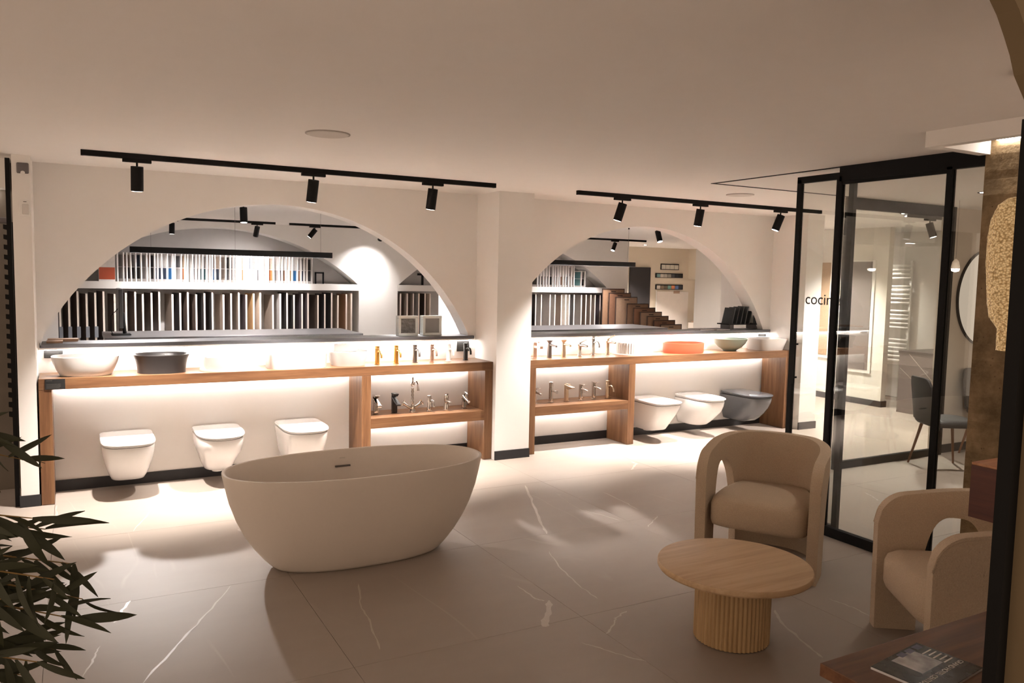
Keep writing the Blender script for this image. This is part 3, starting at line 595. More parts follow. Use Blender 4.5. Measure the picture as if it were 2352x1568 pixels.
# ------------------------------------------------------------------ armchairs
def armchair(x, y, face, label):
    t = thing('armchair', label, 'armchair', (x, y, 0), face+PI/2, 'beige armchairs')   # local front = -Y
    w, d, th = 0.355, 0.35, 0.062
    # plan path of the shell centre line: front-left leg, round the back, front-right leg
    path = []; n = 120; e = 2.0/2.35
    hw, hd = w-th/2, d-th/2
    ss = []
    for i in range(n+1):
        u = i/n
        if u < 0.22: ss.append((-hw, -hd+(hd-0.07)*(u/0.22)))
        elif u > 0.78: ss.append((hw, -hd+(hd-0.07)*((1-u)/0.22)))
        else:
            a = PI-(u-0.22)/0.56*PI; c, s_ = math.cos(a), math.sin(a)
            ss.append((hw*math.copysign(abs(c)**e, c), -0.07+(hd+0.07)*abs(s_)**e))
    cum = [0]
    for a, b in zip(ss[:-1], ss[1:]): cum.append(cum[-1]+math.hypot(b[0]-a[0], b[1]-a[1]))
    T = cum[-1]
    def at(s_):
        for i in range(n):
            if cum[i+1] >= s_-1e-9:
                k = (s_-cum[i])/max(1e-9, cum[i+1]-cum[i]); a, b = ss[i], ss[i+1]
                return (a[0]+(b[0]-a[0])*k, a[1]+(b[1]-a[1])*k), (b[0]-a[0], b[1]-a[1])
        return ss[-1], (ss[-1][0]-ss[-2][0], ss[-1][1]-ss[-2][1])
    leg = 0.20; op1 = leg+0.335; top = 0.745
    xs = set()
    for k in range(13): xs.add(leg*k/12)
    for k in range(33):
        v = (1-math.cos(PI*k/32))/2; xs.add(leg+(op1-leg)*v)
    for k in range(1, 30): xs.add(op1+(T/2-op1)*k/30)
    xs.add(T/2); half = sorted(xs); S_ = half+[T-v for v in reversed(half[:-1])]
    def hi(s_):
        q = min(s_, T-s_); base = top-0.075*max(0, 1-q/(0.62))**1.3
        r = 0.13
        if q < r: base -= 0.13*(1-math.sqrt(max(0, 1-((r-q)/r)**2)))
        return base
    def lo(s_):
        q = min(s_, T-s_)
        if leg <= q <= op1:
            v = (q-(leg+op1)/2)/((op1-leg)/2)
            return 0.585*(max(0, 1-abs(v)**3.2))**(1/2.4)
        return 0.0
    nz = 10; Vo = []; Vi = []
    for s_ in S_:
        (px, py), (tx, ty) = at(s_); l = math.hypot(tx, ty) or 1; nx, ny = -ty/l, tx/l
        h, l0 = hi(s_), lo(s_)
        for k in range(nz+1):
            z = l0+(h-l0)*k/nz; fl = 1+0.03*z
            Vo.append((px*fl+nx*th/2, py*fl+ny*th/2, z)); Vi.append((px*fl-nx*th/2, py*fl-ny*th/2, z))
    m_ = len(Vo); C = nz+1; f = []
    for i in range(len(S_)-1):
        for k in range(nz):
            a = i*C+k; f.append((a, a+C, a+C+1, a+1)); f.append((m_+a, m_+a+1, m_+a+C+1, m_+a+C))
        a = i*C; f.append((a, m_+a, m_+a+C, a+C)); a = i*C+nz; f.append((a, a+C, m_+a+C, m_+a))
    for i in (0, len(S_)-1):
        for k in range(nz):
            a = i*C+k; f.append((a, a+1, m_+a+1, m_+a))
    o = MB().add(Vo+Vi, f).obj('frame_shell', BOUCLE, t, bevel=0.024, seg=4)
    o.modifiers['bevel'].angle_limit = 0.9
    for p in o.data.polygons: p.use_smooth = True
    # seat cushion
    sw, sd = w-th-0.004, 0.30
    Rr = []
    def sr(g, z, lift=0): return [(x_*(1-0.30*max(0, y_/sd)**1.5), y_-0.02, z+lift*max(0, 1-(x_/sw)**2-((y_)/sd)**2)) for x_, y_, _ in sup(sw-g, sd-g, 7, 64)]
    for g, z in ((0.03, 0.245), (0.008, 0.255), (0.0, 0.28), (0.0, 0.375), (0.010, 0.405), (0.035, 0.425)): Rr.append(sr(g, z))
    Rr.append(sr(0.12, 0.428)); Rr.append(sr(0.2, 0.43))
    autosmooth(MB().rings(Rr).obj('seat_cushion', BOUCLE, t), 1.2)
    # piping along the outer top edge
    pts = []
    for s_ in S_:
        (px, py), (tx, ty) = at(s_); l = math.hypot(tx, ty) or 1; nx, ny = -ty/l, tx/l; h = hi(s_)-0.012; fl = 1+0.03*h
        pts.append((px*fl+nx*(th/2-0.004), py*fl+ny*(th/2-0.004), h))
    MB().tube(pts, 0.006, 6).obj('piping', BOUCLE, t, smooth=True)
    return t
armchair(4.00, -3.10, math.atan2(-0.53, -0.85), 'beige boucle armchair facing the camera behind the coffee table')
armchair(3.84, -4.50, math.atan2(0.57, -0.82), 'beige boucle armchair seen from the side beside the wooden desk')

# ------------------------------------------------------------------ coffee table
t = thing('coffee_table', 'low round pale wooden coffee table with a fluted drum base', 'table', (3.013, -3.832, 0))
o = MB().lathe([(0.335, 0.340), (0.362, 0.342), (0.366, 0.349), (0.366, 0.366), (0.363, 0.372), (0.359, 0.373)], n=96).obj('table_top', WPALE, t); autosmooth(o, 0.5)
nfl = 52; rings = []
for z in (0.004, 0.34): rings.append([((0.174+0.0065*abs(math.sin(nfl/2*a)))*math.cos(a), (0.174+0.0065*abs(math.sin(nfl/2*a)))*math.sin(a), z) for a in [2*PI*k/(nfl*6) for k in range(nfl*6)]])
MB().rings(rings).obj('fluted_base', WPALEZ, t); MB().lathe([(0.168, 0), (0.168, 0.006)], n=48).obj('foot_ring', BLACK, t)

# ------------------------------------------------------------------ glass partition with sliding door
XP = 4.745
t = thing('glass_partition', 'fixed black-framed glass panel beside the concrete column', 'partition', (XP, -3.3, 0))
fr = lambda nm, b, p: box(nm, BLACK, b, p)
fr('top_beam', (-0.02, -0.72, 2.405, 0.02, 0.38, ZC), t)
fr('stile', (-0.02, 0.36, 0.0, 0.02, 0.40, 2.44), t); fr('stile', (-0.02, -0.405, 0.0, 0.02, -0.37, 2.42), t)
fr('bottom_rail', (-0.02, -0.40, 0.0, 0.02, 0.36, 0.065), t); fr('inner_bead', (-0.012, -0.37, 2.385, 0.012, 0.36, 2.405), t)
box('glass_pane', GLASS, (-0.005, -0.37, 0.065, 0.005, 0.36, 2.39), t)
box('narrow_glass_pane', GLASS, (-0.005, -0.72, 0.0, 0.005, -0.405, 2.405), t)
XD = XP+0.06
d = thing('sliding_glass_door', 'black-framed sliding glass door leaf lettered cocinas', 'door', (XD, -2.80, 0))
fr('stile', (-0.016, 0.255, 0.01, 0.016, 0.29, 2.455), d); fr('stile', (-0.016, -0.19, 0.01, 0.016, -0.15, 2.455), d)
fr('top_rail', (-0.016, -0.19, 2.43, 0.016, 0.29, 2.475), d); fr('bottom_rail', (-0.016, -0.15, 0.01, 0.016, 0.255, 0.06), d)
box('glass_pane', GLASS, (-0.004, -0.15, 0.06, 0.004, 0.255, 2.43), d)
h_ = fr('handle', (-0.045, 0.215, 1.00, -0.030, 0.232, 1.32), d); 
for z in (1.04, 1.28): box('handle_mount', BLACK, (-0.032, 0.219, z, -0.004, 0.228, z+0.012), h_)
cu = bpy.data.curves.new('cocinas', 'FONT'); cu.body = 'cocinas'; cu.size = 0.125; cu.extrude = 0.0006; cu.align_x = 'LEFT'
tmp = bpy.data.objects.new('tmp', cu); COL.objects.link(tmp)
me = bpy.data.meshes.new_from_object(tmp.evaluated_get(bpy.context.evaluated_depsgraph_get())); bpy.data.objects.remove(tmp)
me.materials.append(mat('lettering_black', (0.02, 0.018, 0.018), 0.6))
lt = link('lettering', me, d); bpy.context.view_layer.update(); wl = lt.dimensions.x or 0.4
lt.rotation_euler = (PI/2, 0, -PI/2); lt.location = (-0.0052, 0.178, 1.578); s_ = 0.315/wl; lt.scale = (s_, s_*1.0, 1)
struct(box('trim_1', BLACK, (XP-0.012, -2.91, ZC-0.004, XP+0.012, -1.85, ZC+0.0)))
struct(box('trim_2', BLACK, (XP-0.012, -1.70, ZC-0.004, 6.38, -1.68, ZC+0.0)))
struct(box('trim_3', BLACK, (XP-0.012, -1.86, ZC-0.004, XP+0.012, -1.68, ZC+0.0)))
t = thing('glazed_screen', 'glass panel with a slim black frame at the back of the glazed dining room', 'partition', (7.18, -1.66, 0))
fr('top_rail', (-0.80, -0.02, 2.40, 0.80, 0.02, ZC), t); fr('bottom_rail', (-0.80, -0.02, 0, 0.80, 0.02, 0.07), t)
for s in (-1, 1): fr('stile', (s*0.78-0.02, -0.02, 0.07, s*0.78+0.02, 0.02, 2.40), t)
box('glass_pane', GLASS, (-0.76, -0.004, 0.07, 0.76, 0.004, 2.40), t)

# ------------------------------------------------------------------ concrete column, soffit, lamp
def concrete():
    m = bpy.data.materials.new('concrete_brown'); m.use_nodes = True; nt = m.node_tree; N = nt.nodes; L = nt.links; b = N['Principled BSDF']
    tc = N.new('ShaderNodeTexCoord'); n1 = N.new('ShaderNodeTexNoise'); n1.inputs['Scale'].default_value = 5; n1.inputs['Detail'].default_value = 8; n1.inputs['Roughness'].default_value = 0.7
    L.new(tc.outputs['Object'], n1.inputs['Vector']); cr = N.new('ShaderNodeValToRGB'); e = cr.color_ramp.elements
    e[0].position = 0.3; e[0].color = (0.095, 0.06, 0.024, 1); e[1].position = 0.75; e[1].color = (0.32, 0.225, 0.12, 1); L.new(n1.outputs[0], cr.inputs[0])
    v = N.new('ShaderNodeTexVoronoi'); v.inputs['Scale'].default_value = 22; L.new(tc.outputs['Object'], v.inputs['Vector'])
    mr = N.new('ShaderNodeMapRange'); mr.inputs[1].default_value = 0.03; mr.inputs[2].default_value = 0.11; L.new(v.outputs['Distance'], mr.inputs[0])
    mx = N.new('ShaderNodeMix'); mx.data_type = 'RGBA'; mx.inputs[6].default_value = (0.05, 0.03, 0.015, 1); L.new(mr.outputs[0], mx.inputs[0]); L.new(cr.outputs[0], mx.inputs[7]); L.new(mx.outputs[2], b.inputs['Base Color'])
    n2 = N.new('ShaderNodeTexNoise'); n2.inputs['Scale'].default_value = 40; n2.inputs['Detail'].default_value = 6; L.new(tc.outputs['Object'], n2.inputs['Vector'])
    bp = N.new('ShaderNodeBump'); bp.inputs['Strength'].default_value = 0.5; bp.inputs['Distance'].default_value = 0.01; L.new(n2.outputs[0], bp.inputs['Height']); L.new(bp.outputs[0], b.inputs['Normal'])
    b.inputs['Roughness'].default_value = 0.85; return m
CONC = concrete()
mb = MB(); rows = 60; v = []; f = []
cx0, cx1, cy0, cy1 = 4.50, 5.25, -4.55, -4.03
for k in range(rows+1):
    z = ZC*k/rows; j = random.uniform(-0.012, 0.006)
    v += [(cx0+j, cy1+j*0.6, z), (cx0+j*0.4, cy0+random.uniform(-0.006, 0.004), z), (cx1, cy0, z), (cx1, cy1, z)]
for k in range(rows):
    for i in range(4): a = 4*k+i; b = 4*k+(i+1) % 4; f.append((a, b, b+4, a+4))
f.append((0, 1, 2, 3)); f.append(tuple(4*rows+i for i in (3, 2, 1, 0)))
o = MB().add(v, f).obj('concrete_column', CONC); tag(o, 'rough brown concrete column at the right of the glass partition', 'column')
struct(MB().box(4.03, -4.75, 2.425, 4.09, -4.0, ZC).box(4.09, -4.06, 2.425, 4.49, -4.0, ZC).obj('trim_4', CEIL))
t = thing('cove_light', 'warm light cove glowing at the top of the concrete column', 'light', (4.47, -4.3, 2.49)); box('led_strip', STRIPM, (0, -0.25, 0, 0.018, 0.2, 0.01), t)
box('profile', WALL, (-0.006, -0.26, 0.008, 0.024, 0.21, 0.0135), t)

# amber glass pendant
LX, LY = 3.243, -4.934
t = thing('pendant_lamp', 'amber textured glass pendant lamp before the concrete column', 'lamp', (LX, LY, ZC))
def amber():
    m = bpy.data.materials.new('amber_glass'); m.use_nodes = True; nt = m.node_tree; N = nt.nodes; L = nt.links; b = N['Principled BSDF']
    tc = N.new('ShaderNodeTexCoord'); v = N.new('ShaderNodeTexVoronoi'); v.inputs['Scale'].default_value = 125; L.new(tc.outputs['Object'], v.inputs['Vector'])
    cr = N.new('ShaderNodeValToRGB'); e = cr.color_ramp.elements; e[0].position = 0.1; e[0].color = (0.55, 0.36, 0.17, 1); e[1].position = 0.8; e[1].color = (0.20, 0.11, 0.04, 1)
    L.new(v.outputs['Distance'], cr.inputs[0]); L.new(cr.outputs[0], b.inputs['Base Color']); L.new(cr.outputs[0], b.inputs['Emission Color']); b.inputs['Emission Strength'].default_value = 0.22
    bp = N.new('ShaderNodeBump'); bp.inputs['Strength'].default_value = 1.0; bp.inputs['Distance'].default_value = 0.012; bp.invert = True; L.new(v.outputs['Distance'], bp.inputs['Height']); L.new(bp.outputs[0], b.inputs['Normal'])
    b.inputs['Roughness'].default_value = 0.18; b.inputs['Metallic'].default_value = 0.55; return m
AMB = amber()
zt = 2.06-ZC; prof = [(0.012, 0.0), (0.045, -0.006), (0.075, -0.03), (0.094, -0.08), (0.102, -0.15), (0.102, -0.23), (0.096, -0.31), (0.088, -0.39), (0.080, -0.44), (0.062, -0.465), (0.052, -0.48), (0.050, -0.56)]
R = []
for r, z in prof: R.append((r, zt+z))
dense = []
for (r0, z0), (r1, z1) in zip(R[:-1], R[1:]):
    for k in range(5): dense.append((r0+(r1-r0)*k/5, z0+(z1-z0)*k/5))
dense.append(R[-1]); vv = []
for r, z in dense: vv.append([((r+random.uniform(-0.0016, 0.0016))*math.cos(2*PI*k/56), (r+random.uniform(-0.0016, 0.0016))*math.sin(2*PI*k/56), z) for k in range(56)])
MB().rings(vv, True, False).obj('shade', AMB, t, smooth=True)
MB().tube([(0, 0, 0), (0, 0, zt)], 0.004, 8).obj('cord', BLACK, t); MB().lathe([(0.05, 0), (0.05, -0.02)], n=24).obj('canopy', BLACK, t)
MB().lathe([(0.0, -0.06), (0.03, -0.08), (0.035, -0.12), (0.02, -0.16), (0.0, -0.165)], (0, 0, zt-0.1), 16, False, False).obj('bulb', mat('bulb_glow', (1, 1, 1), 0.5, emit=(1.0, 0.62, 0.28), es=25), t)

# ------------------------------------------------------------------ near right: arched wall, post, desk, magazine, wooden counter box
NW = mat('near_wall_beige', (0.15, 0.105, 0.055), 0.85)
PX, PY = 1.815, -5.738
mb = MB(); zs = 2.03; xr = PX+0.014; R0 = 2.3
prev = None; v = []; f = []; n = 24
pts = [(xr, 2.045), (xr-0.035, 2.046), (1.754, 2.075), (1.717, 2.113), (1.699, 2.147), (1.677, 2.177), (1.652, 2.208), (1.622, 2.235), (1.585, 2.265), (1.53, 2.30), (1.40, 2.365), (1.18, 2.44), (0.87, 2.504)]
poly = [(xr+0.9, 0), (xr+0.9, ZC+0.0)]+[(p[0], min(p[1], ZC)) for p in reversed(pts) if p[1] <= ZC]+[(xr, 0)]
struct(MB().prism(poly, 'y', PY-0.05, PY-0.012).obj('wall_near_right', NW))
t = thing('black_post', 'black square steel post at the right edge of the view', 'post', (PX, PY, 0)); box('shaft', BLACK, (-0.015, -0.012, 0, 0.015, 0.015, 2.05), t); box('base_plate', BLACK, (-0.03, -0.04, 0, 0.03, 0.04, 0.006), t)

dk = thing('desk', 'reddish wooden desk in the lower right corner', 'desk', (1.915, -5.245, 0))
box('desk_top', WDESK, (0, -0.46, 0.715, 1.5, 0, 0.75), dk, 0.002); box('side_panel', WDESKZ, (0.06, -0.44, 0, 0.10, -0.05, 0.715), dk); box('side_panel', WDESKZ, (1.42, -0.44, 0, 1.46, -0.05, 0.715), dk); box('modesty_panel', WDESKZ, (0.10, -0.10, 0.25, 1.42, -0.08, 0.715), dk)
# magazine on the desk (upside down for the viewer)
def magazine():
    ux = Vector((2.286-2.05, -5.308+5.321, 0)); a = math.atan2(-5.45+5.308, 2.36-2.286)
    t = thing('magazine', 'glossy black and white magazine on the wooden desk', 'magazine', (2.135, -5.395, 0.75), math.radians(188))
    w, h = 0.118, 0.085
    box('pages', PAPER, (-w, -h, 0, w, h, 0.006), t); box('under_magazine', COVER, (-w-0.004, -h, 0.0, -w+0.0, h, 0.005), t)
    box('cover', mat('mag_cover', (0.05, 0.045, 0.042), 0.22, var=0.9, scale=26), (-w, -h, 0.006, w, h, 0.0075), t)
    ph = mat('mag_photo', (0.42, 0.42, 0.44), 0.25, var=0.95, scale=30); box('cover_photo', ph, (-0.06, -0.07, 0.0075, 0.045, 0.012, 0.0078), t)
    def txt(s, size, x, y, m=PRINT):
        c = bpy.data.curves.new('txt', 'FONT'); c.body = s; c.size = size; c.extrude = 0.0002
        q = bpy.data.objects.new('tmp', c); COL.objects.link(q); me = bpy.data.meshes.new_from_object(q.evaluated_get(bpy.context.evaluated_depsgraph_get())); bpy.data.objects.remove(q)
        me.materials.append(m); o = link('cover_lettering', me, t); o.location = (x, y, 0.0079)
    wt = mat('mag_text', (0.68, 0.64, 0.6), 0.5)
    txt('GRAND HOTEL CENTRAL', 0.019, -0.112, 0.03, wt)
    for k in range(5): box('text_line_print', wt, (-w+0.01, 0.012-k*0.014, 0.0075, -w+0.055-0.006*(k % 2), 0.016-k*0.014, 0.0079), t)
    for k in range(3): box('picture_print', mat('mag_pic', (0.12, 0.12, 0.2), 0.3, var=0.7, scale=60), (-w+0.012+k*0.04, -h+0.006, 0.0075, -w+0.042+k*0.04, -h+0.024, 0.0079), t)
magazine()
t = thing('wooden_counter_box', 'dark reddish wooden counter box jutting out left of the black post', 'counter', (3.05, -4.93, 0))
box('box_body', WDESKZ, (0, -0.75, 0.905, 0.8, 0.0, 1.095), t); box('box_top', wood('walnut_lit_top', (0.30, 0.12, 0.055), (0.42, 0.19, 0.09), (0.5, 0.25, 0.13), 'x', 0.4), (0, -0.75, 1.095, 0.8, 0.0, 1.105), t, 0.002)  # top wood coloured paler than the body: light falling on it is painted in
box('support_panel', WDESKZ, (0.75, -0.72, 0, 0.79, -0.03, 0.905), t)

# ------------------------------------------------------------------ tile room: back wall niches with shelves and sample boards
YB = 7.2
def niche_wall():
    R_, cz, zb = 3.45, 2.41-3.45, 0.0
    def zf(x, cx): return cz+math.sqrt(max(0, R_*R_-(x-cx)**2))
    spans = [(0.03, 4.70, 2.365), (5.43, 10.10, 7.765)]
    mb = MB(); x = -2.6; y0, y1 = YB, YB+0.42
    for a, b, cx in spans:
        mb.box(x, y0, 0, a, y1, ZC); n = 48; v = []; f = []
        xs = [a+(b-a)*k/n for k in range(n+1)]
        for q in xs: z = zf(q, cx); v += [(q, y0, z), (q, y0, ZC), (q, y1, z), (q, y1, ZC)]
        for i in range(n): k = 4*i; f += [(k, k+4, k+5, k+1), (k, k+2, k+6, k+4)]
        mb.add(v, f); x = b
    mb.box(x, y0, 0, 10.63, y1, ZC)
    struct(mb.obj('wall_back', WALL, fix=False))
    struct(box('wall_niche_back', mat('niche_grey', (0.50, 0.48, 0.47), 0.85), (-2.6, YB+0.40, 0, 10.63, YB+0.46, ZC)))
    for a, b, cx in spans:
        pass
niche_wall()
def shelf_unit(a, b, label):
    t = thing('niche_shelf', label, 'shelf', (a, YB, 0), group='white niche shelves'); w = b-a
    box('shelf_board', WALL, (0.003, -0.01, 1.405, w-0.003, 0.39, 1.515), t); box('plinth', mat('plinth_grey', (0.12, 0.11, 0.10), 0.7), (0.003, 0.0, 0.0, w-0.003, 0.39, 0.10), t)
shelf_unit(0.03, 4.70, 'white shelf across the wide left tile niche')
shelf_unit(5.43, 10.10, 'white shelf across the right tile niche')
ORD = lambda k: str(k)+('th' if 10 <= k % 100 <= 20 else {1: 'st', 2: 'nd', 3: 'rd'}.get(k % 10, 'th'))
CN = {'white': (0.72, 0.69, 0.66), 'grey': (0.33, 0.31, 0.30), 'dark grey': (0.10, 0.10, 0.105), 'navy': (0.035, 0.05, 0.085), 'blue': (0.03, 0.14, 0.32), 'brown': (0.25, 0.13, 0.07), 'orange': (0.48, 0.16, 0.05), 'beige': (0.50, 0.40, 0.32), 'tan': (0.42, 0.26, 0.13), 'black': (0.02, 0.018, 0.018), 'teal': (0.07, 0.16, 0.17), 'dark brown': (0.06, 0.042, 0.034), 'pale blue': (0.42, 0.46, 0.55), 'taupe': (0.21, 0.165, 0.135), 'dark plum': (0.07, 0.055, 0.06), 'pale wood': (0.55, 0.44, 0.35)}
def cm(n): return mat('sample_'+n.replace(' ', '_'), CN[n], 0.45, var=0.15, scale=25)
BRD = mat('board_white', (0.76, 0.73, 0.71), 0.5, var=0.01)
board_cache = {}
def mesh_box(key, m, b):
    if key not in board_cache:
        mb = MB().box(*b); me = bpy.data.meshes.new(key[0]); me.from_pydata(mb.v, [], mb.f); me.materials.append(m); board_cache[key] = me
    return board_cache[key]
def ubox(name, key, m, b, parent):
    o = bpy.data.objects.new(name, mesh_box((name,)+key, m, b)); COL.objects.link(o); o.parent = parent; return o
UA = [0.852, 0.936, 0.983, 1.044, 1.11, 1.186, 1.267, 1.31, 1.382, 1.426, 1.489, 1.567, 1.645, 1.68, 1.774, 1.829, 1.869, 1.949, 1.995, 2.045, 2.096, 2.16, 2.205, 2.239, 2.291, 2.366, 2.453, 2.522, 2.581, 2.622, 2.693, 2.752, 2.817, 2.859, 2.943, 2.998, 3.052, 3.137, 3.229, 3.321, 3.371, 3.433, 3.483, 3.54, 3.628, 3.691, 3.744, 3.793, 3.876, 3.941]
UAc = 'white/white grey/grey brown/dark_brown beige/black grey/black navy/black grey/grey brown/white black/black grey/navy white/navy white/navy grey/blue white/white dark_grey/grey tan/orange white/white white/white grey/grey white/grey white/teal grey/teal white/grey navy/navy grey/blue beige/navy taupe/taupe black/dark_grey grey/grey dark_grey/taupe white/white beige/tan white/pale_blue navy/grey grey/grey grey/dark_grey white/pale_blue white/white beige/orange white/grey white/dark_grey white/brown beige/white white/tan white/blue grey/brown grey/navy grey/dark_brown dark_grey/dark_grey'.split()
def board(x, z, h, cols, label, group, lean=0.0, dep=0.30):
    t = thing('sample_board', label, 'sample board', (x, YB+0.04, z), 0, group); t.rotation_euler = (0, lean, 0.42)
    ubox('panel', (h, dep), BRD, (-0.009, 0, 0, 0.009, dep, h), t)
    hi_, lo_ = cols
    ubox('upper_swatch', (h, hi_), cm(hi_), (-0.012, 0.03, h*0.52, -0.009, dep-0.02, h*0.93), t)
    ubox('lower_swatch', (h, lo_), cm(lo_), (-0.012, 0.03, h*0.10, -0.009, dep-0.02, h*0.49), t)
for k, (x, c) in enumerate(zip(UA, UAc)):
    hi_, lo_ = [q.replace('_', ' ') for q in c.split('/')]
    board(x, 1.515, 0.45, (hi_, lo_), 'board with %s over %s swatch, %s from left on upper left shelf' % (hi_, lo_, ORD(k+1)), 'sample boards on the upper left shelf', (-0.02 if k % 7 == 3 else 0))
t = thing('sample_board', 'wide sample board with a rust red lower half at the upper shelf left end', 'sample board', (0.70, YB+0.02, 1.515)); box('panel', BRD, (-0.115, 0, 0, 0.115, 0.02, 0.43), t); box('rust_swatch', mat('rust_swatch', (0.45, 0.085, 0.035), 0.5), (-0.11, -0.003, 0.03, 0.11, 0.0, 0.215), t)
box('pale_swatch', cm('white'), (-0.11, -0.003, 0.225, 0.11, 0.0, 0.42), t)
t = thing('metal_stand', 'black square metal stand at the right end of the upper left shelf', 'stand', (4.03, YB+0.15, 1.515))
box('post', BLACK, (0.06, 0, 0, 0.085, 0.025, 0.2), t); box('post', BLACK, (-0.075, 0, 0, -0.05, 0.025, 0.2), t); box('top_bar', BLACK, (-0.075, 0, 0.18, 0.085, 0.025, 0.205), t)
t = thing('metal_stand', 'black metal stand on the shelf glimpsed right of the pale wall', 'stand', (5.98, YB+0.15, 1.515))
box('post', BLACK, (-0.02, 0, 0, 0.02, 0.025, 0.2), t); box('top_bar', BLACK, (-0.1, 0, 0.18, 0.14, 0.025, 0.22), t)
UC = [8.426, 8.491, 8.558, 8.629, 8.692, 8.779, 8.834, 8.898, 8.946, 9.026, 9.09, 9.155, 9.228, 9.293, 9.466, 9.565]
UCc = 'white/black white/dark_grey white/black white/grey white/dark_grey grey/black white/grey grey/grey grey/dark_grey white/brown white/grey white/dark_grey grey/white white/grey teal/teal grey/black'.split()
for k, (x, c) in enumerate(zip(UC, UCc)):
    hi_, lo_ = [q.replace('_', ' ') for q in c.split('/')]
    board(x, 1.515, 0.34 if k > 13 else 0.43, (hi_, lo_), 'board with %s over %s swatch, %s from left through right arch' % (hi_, lo_, ORD(k+1)), 'sample boards seen through the right arch', 0.08 if k == 14 else 0)
# tall planks below the shelves
LA = [0.058, 0.178, 0.294, 0.414, 0.532, 0.646, 0.80, 0.957, 1.089, 1.198, 1.323, 1.435, 1.631, 1.745, 1.86, 1.987, 2.112, 2.236, 2.409, 2.528, 2.652, 2.771, 2.891, 3.0, 3.208, 3.331, 3.444, 3.561, 3.7, 3.803, 3.976, 4.097, 4.218, 4.331, 4.483, 4.577]
LAc = ['dark brown']*12+['taupe', 'black', 'dark brown', 'dark brown', 'black', 'black', 'taupe', 'dark brown', 'taupe', 'dark plum', 'tan', 'beige', 'taupe', 'grey', 'black', 'black', 'dark plum', 'dark plum', 'dark brown', 'black', 'black', 'taupe', 'brown', 'pale wood']
EDGE = mat('plank_edge', (0.74, 0.66, 0.58), 0.5, var=0.06)
def plank(x, c, label, group, h=1.26, bracket=False, dep=0.33):
    t = thing('floor_sample_plank', label, 'sample plank', (x, YB+0.03, 0.10), 0.22, group)
    ubox('core', (h, dep), EDGE, (-0.013, 0, 0, 0.013, dep, h), t); ubox('face', (h, c), cm(c), (-0.018, 0.004, 0, -0.013, dep, h), t)
    if bracket: ubox('bracket', (1,), mat('bracket_grey', (0.16, 0.17, 0.19), 0.5), (-0.022, -0.02, 0.55, 0.03, 0.0, 0.72), t)
for k, (x, c) in enumerate(zip(LA, LAc)): plank(x, c, '%s sample plank standing below the left niche shelf, %s from left' % (c, ORD(k+1)), 'planks in the left niche', 1.24+0.02*((k*7) % 3-1), k < 5)
NB = [5.502, 5.633, 5.753, 5.863, 5.985, 6.086]
for k, (x, c) in enumerate(zip(NB, ['taupe', 'taupe', 'taupe', 'grey', 'dark brown', 'beige'])): plank(x, c, '%s sample plank behind the glass blocks, %s from left' % (c, ORD(k+1)), 'planks behind the glass blocks')
LC = [8.263, 8.38, 8.512, 8.717, 8.836, 8.989, 9.094, 9.183, 9.298, 9.479, 9.595, 9.713, 9.822, 9.949, 10.06]
for k, (x, c) in enumerate(zip(LC, ['grey', 'black', 'grey', 'grey', 'grey', 'taupe', 'white', 'white', 'dark grey', 'grey', 'taupe', 'taupe', 'taupe', 'dark plum', 'dark brown'])): plank(x, c, '%s sample plank below the shelf in the right arch, %s from left' % (c, ORD(k+1)), 'planks seen through the right arch')

# stepped rack of framed boards
t0 = None
for k in range(9):
    x = 9.80+0.105*k+ (0.12 if k > 2 else 0); h = 1.50-0.082*k-(0.05 if k > 2 else 0)
    t = thing('framed_sample', 'brown framed wood sample in the stepped floor rack, %s from the back' % ORD(k+1), 'sample board', (x, 6.95-0.09*k, 0.0), 0, 'framed samples in the stepped rack')
    box('panel', mat('rack_brown_%d' % (k % 3), ((0.26, 0.15, 0.09), (0.20, 0.10, 0.06), (0.33, 0.22, 0.15))[k % 3], 0.45, var=0.15, scale=20), (0.01, -0.003, 0.0, 0.55, 0.008, h-0.015), t)
    box('frame_top', mat('rack_frame', (0.045, 0.025, 0.02), 0.5), (0, -0.008, h-0.018, 0.56, 0.012, h), t)
    for q in (0, 0.548): box('frame_side', MATS['rack_frame'], (q, -0.008, 0, q+0.012, 0.012, h-0.018), t)
    box('label_print', MATS['rack_frame'], (0.22, -0.005, h-0.07, 0.34, -0.003, h-0.05), t)

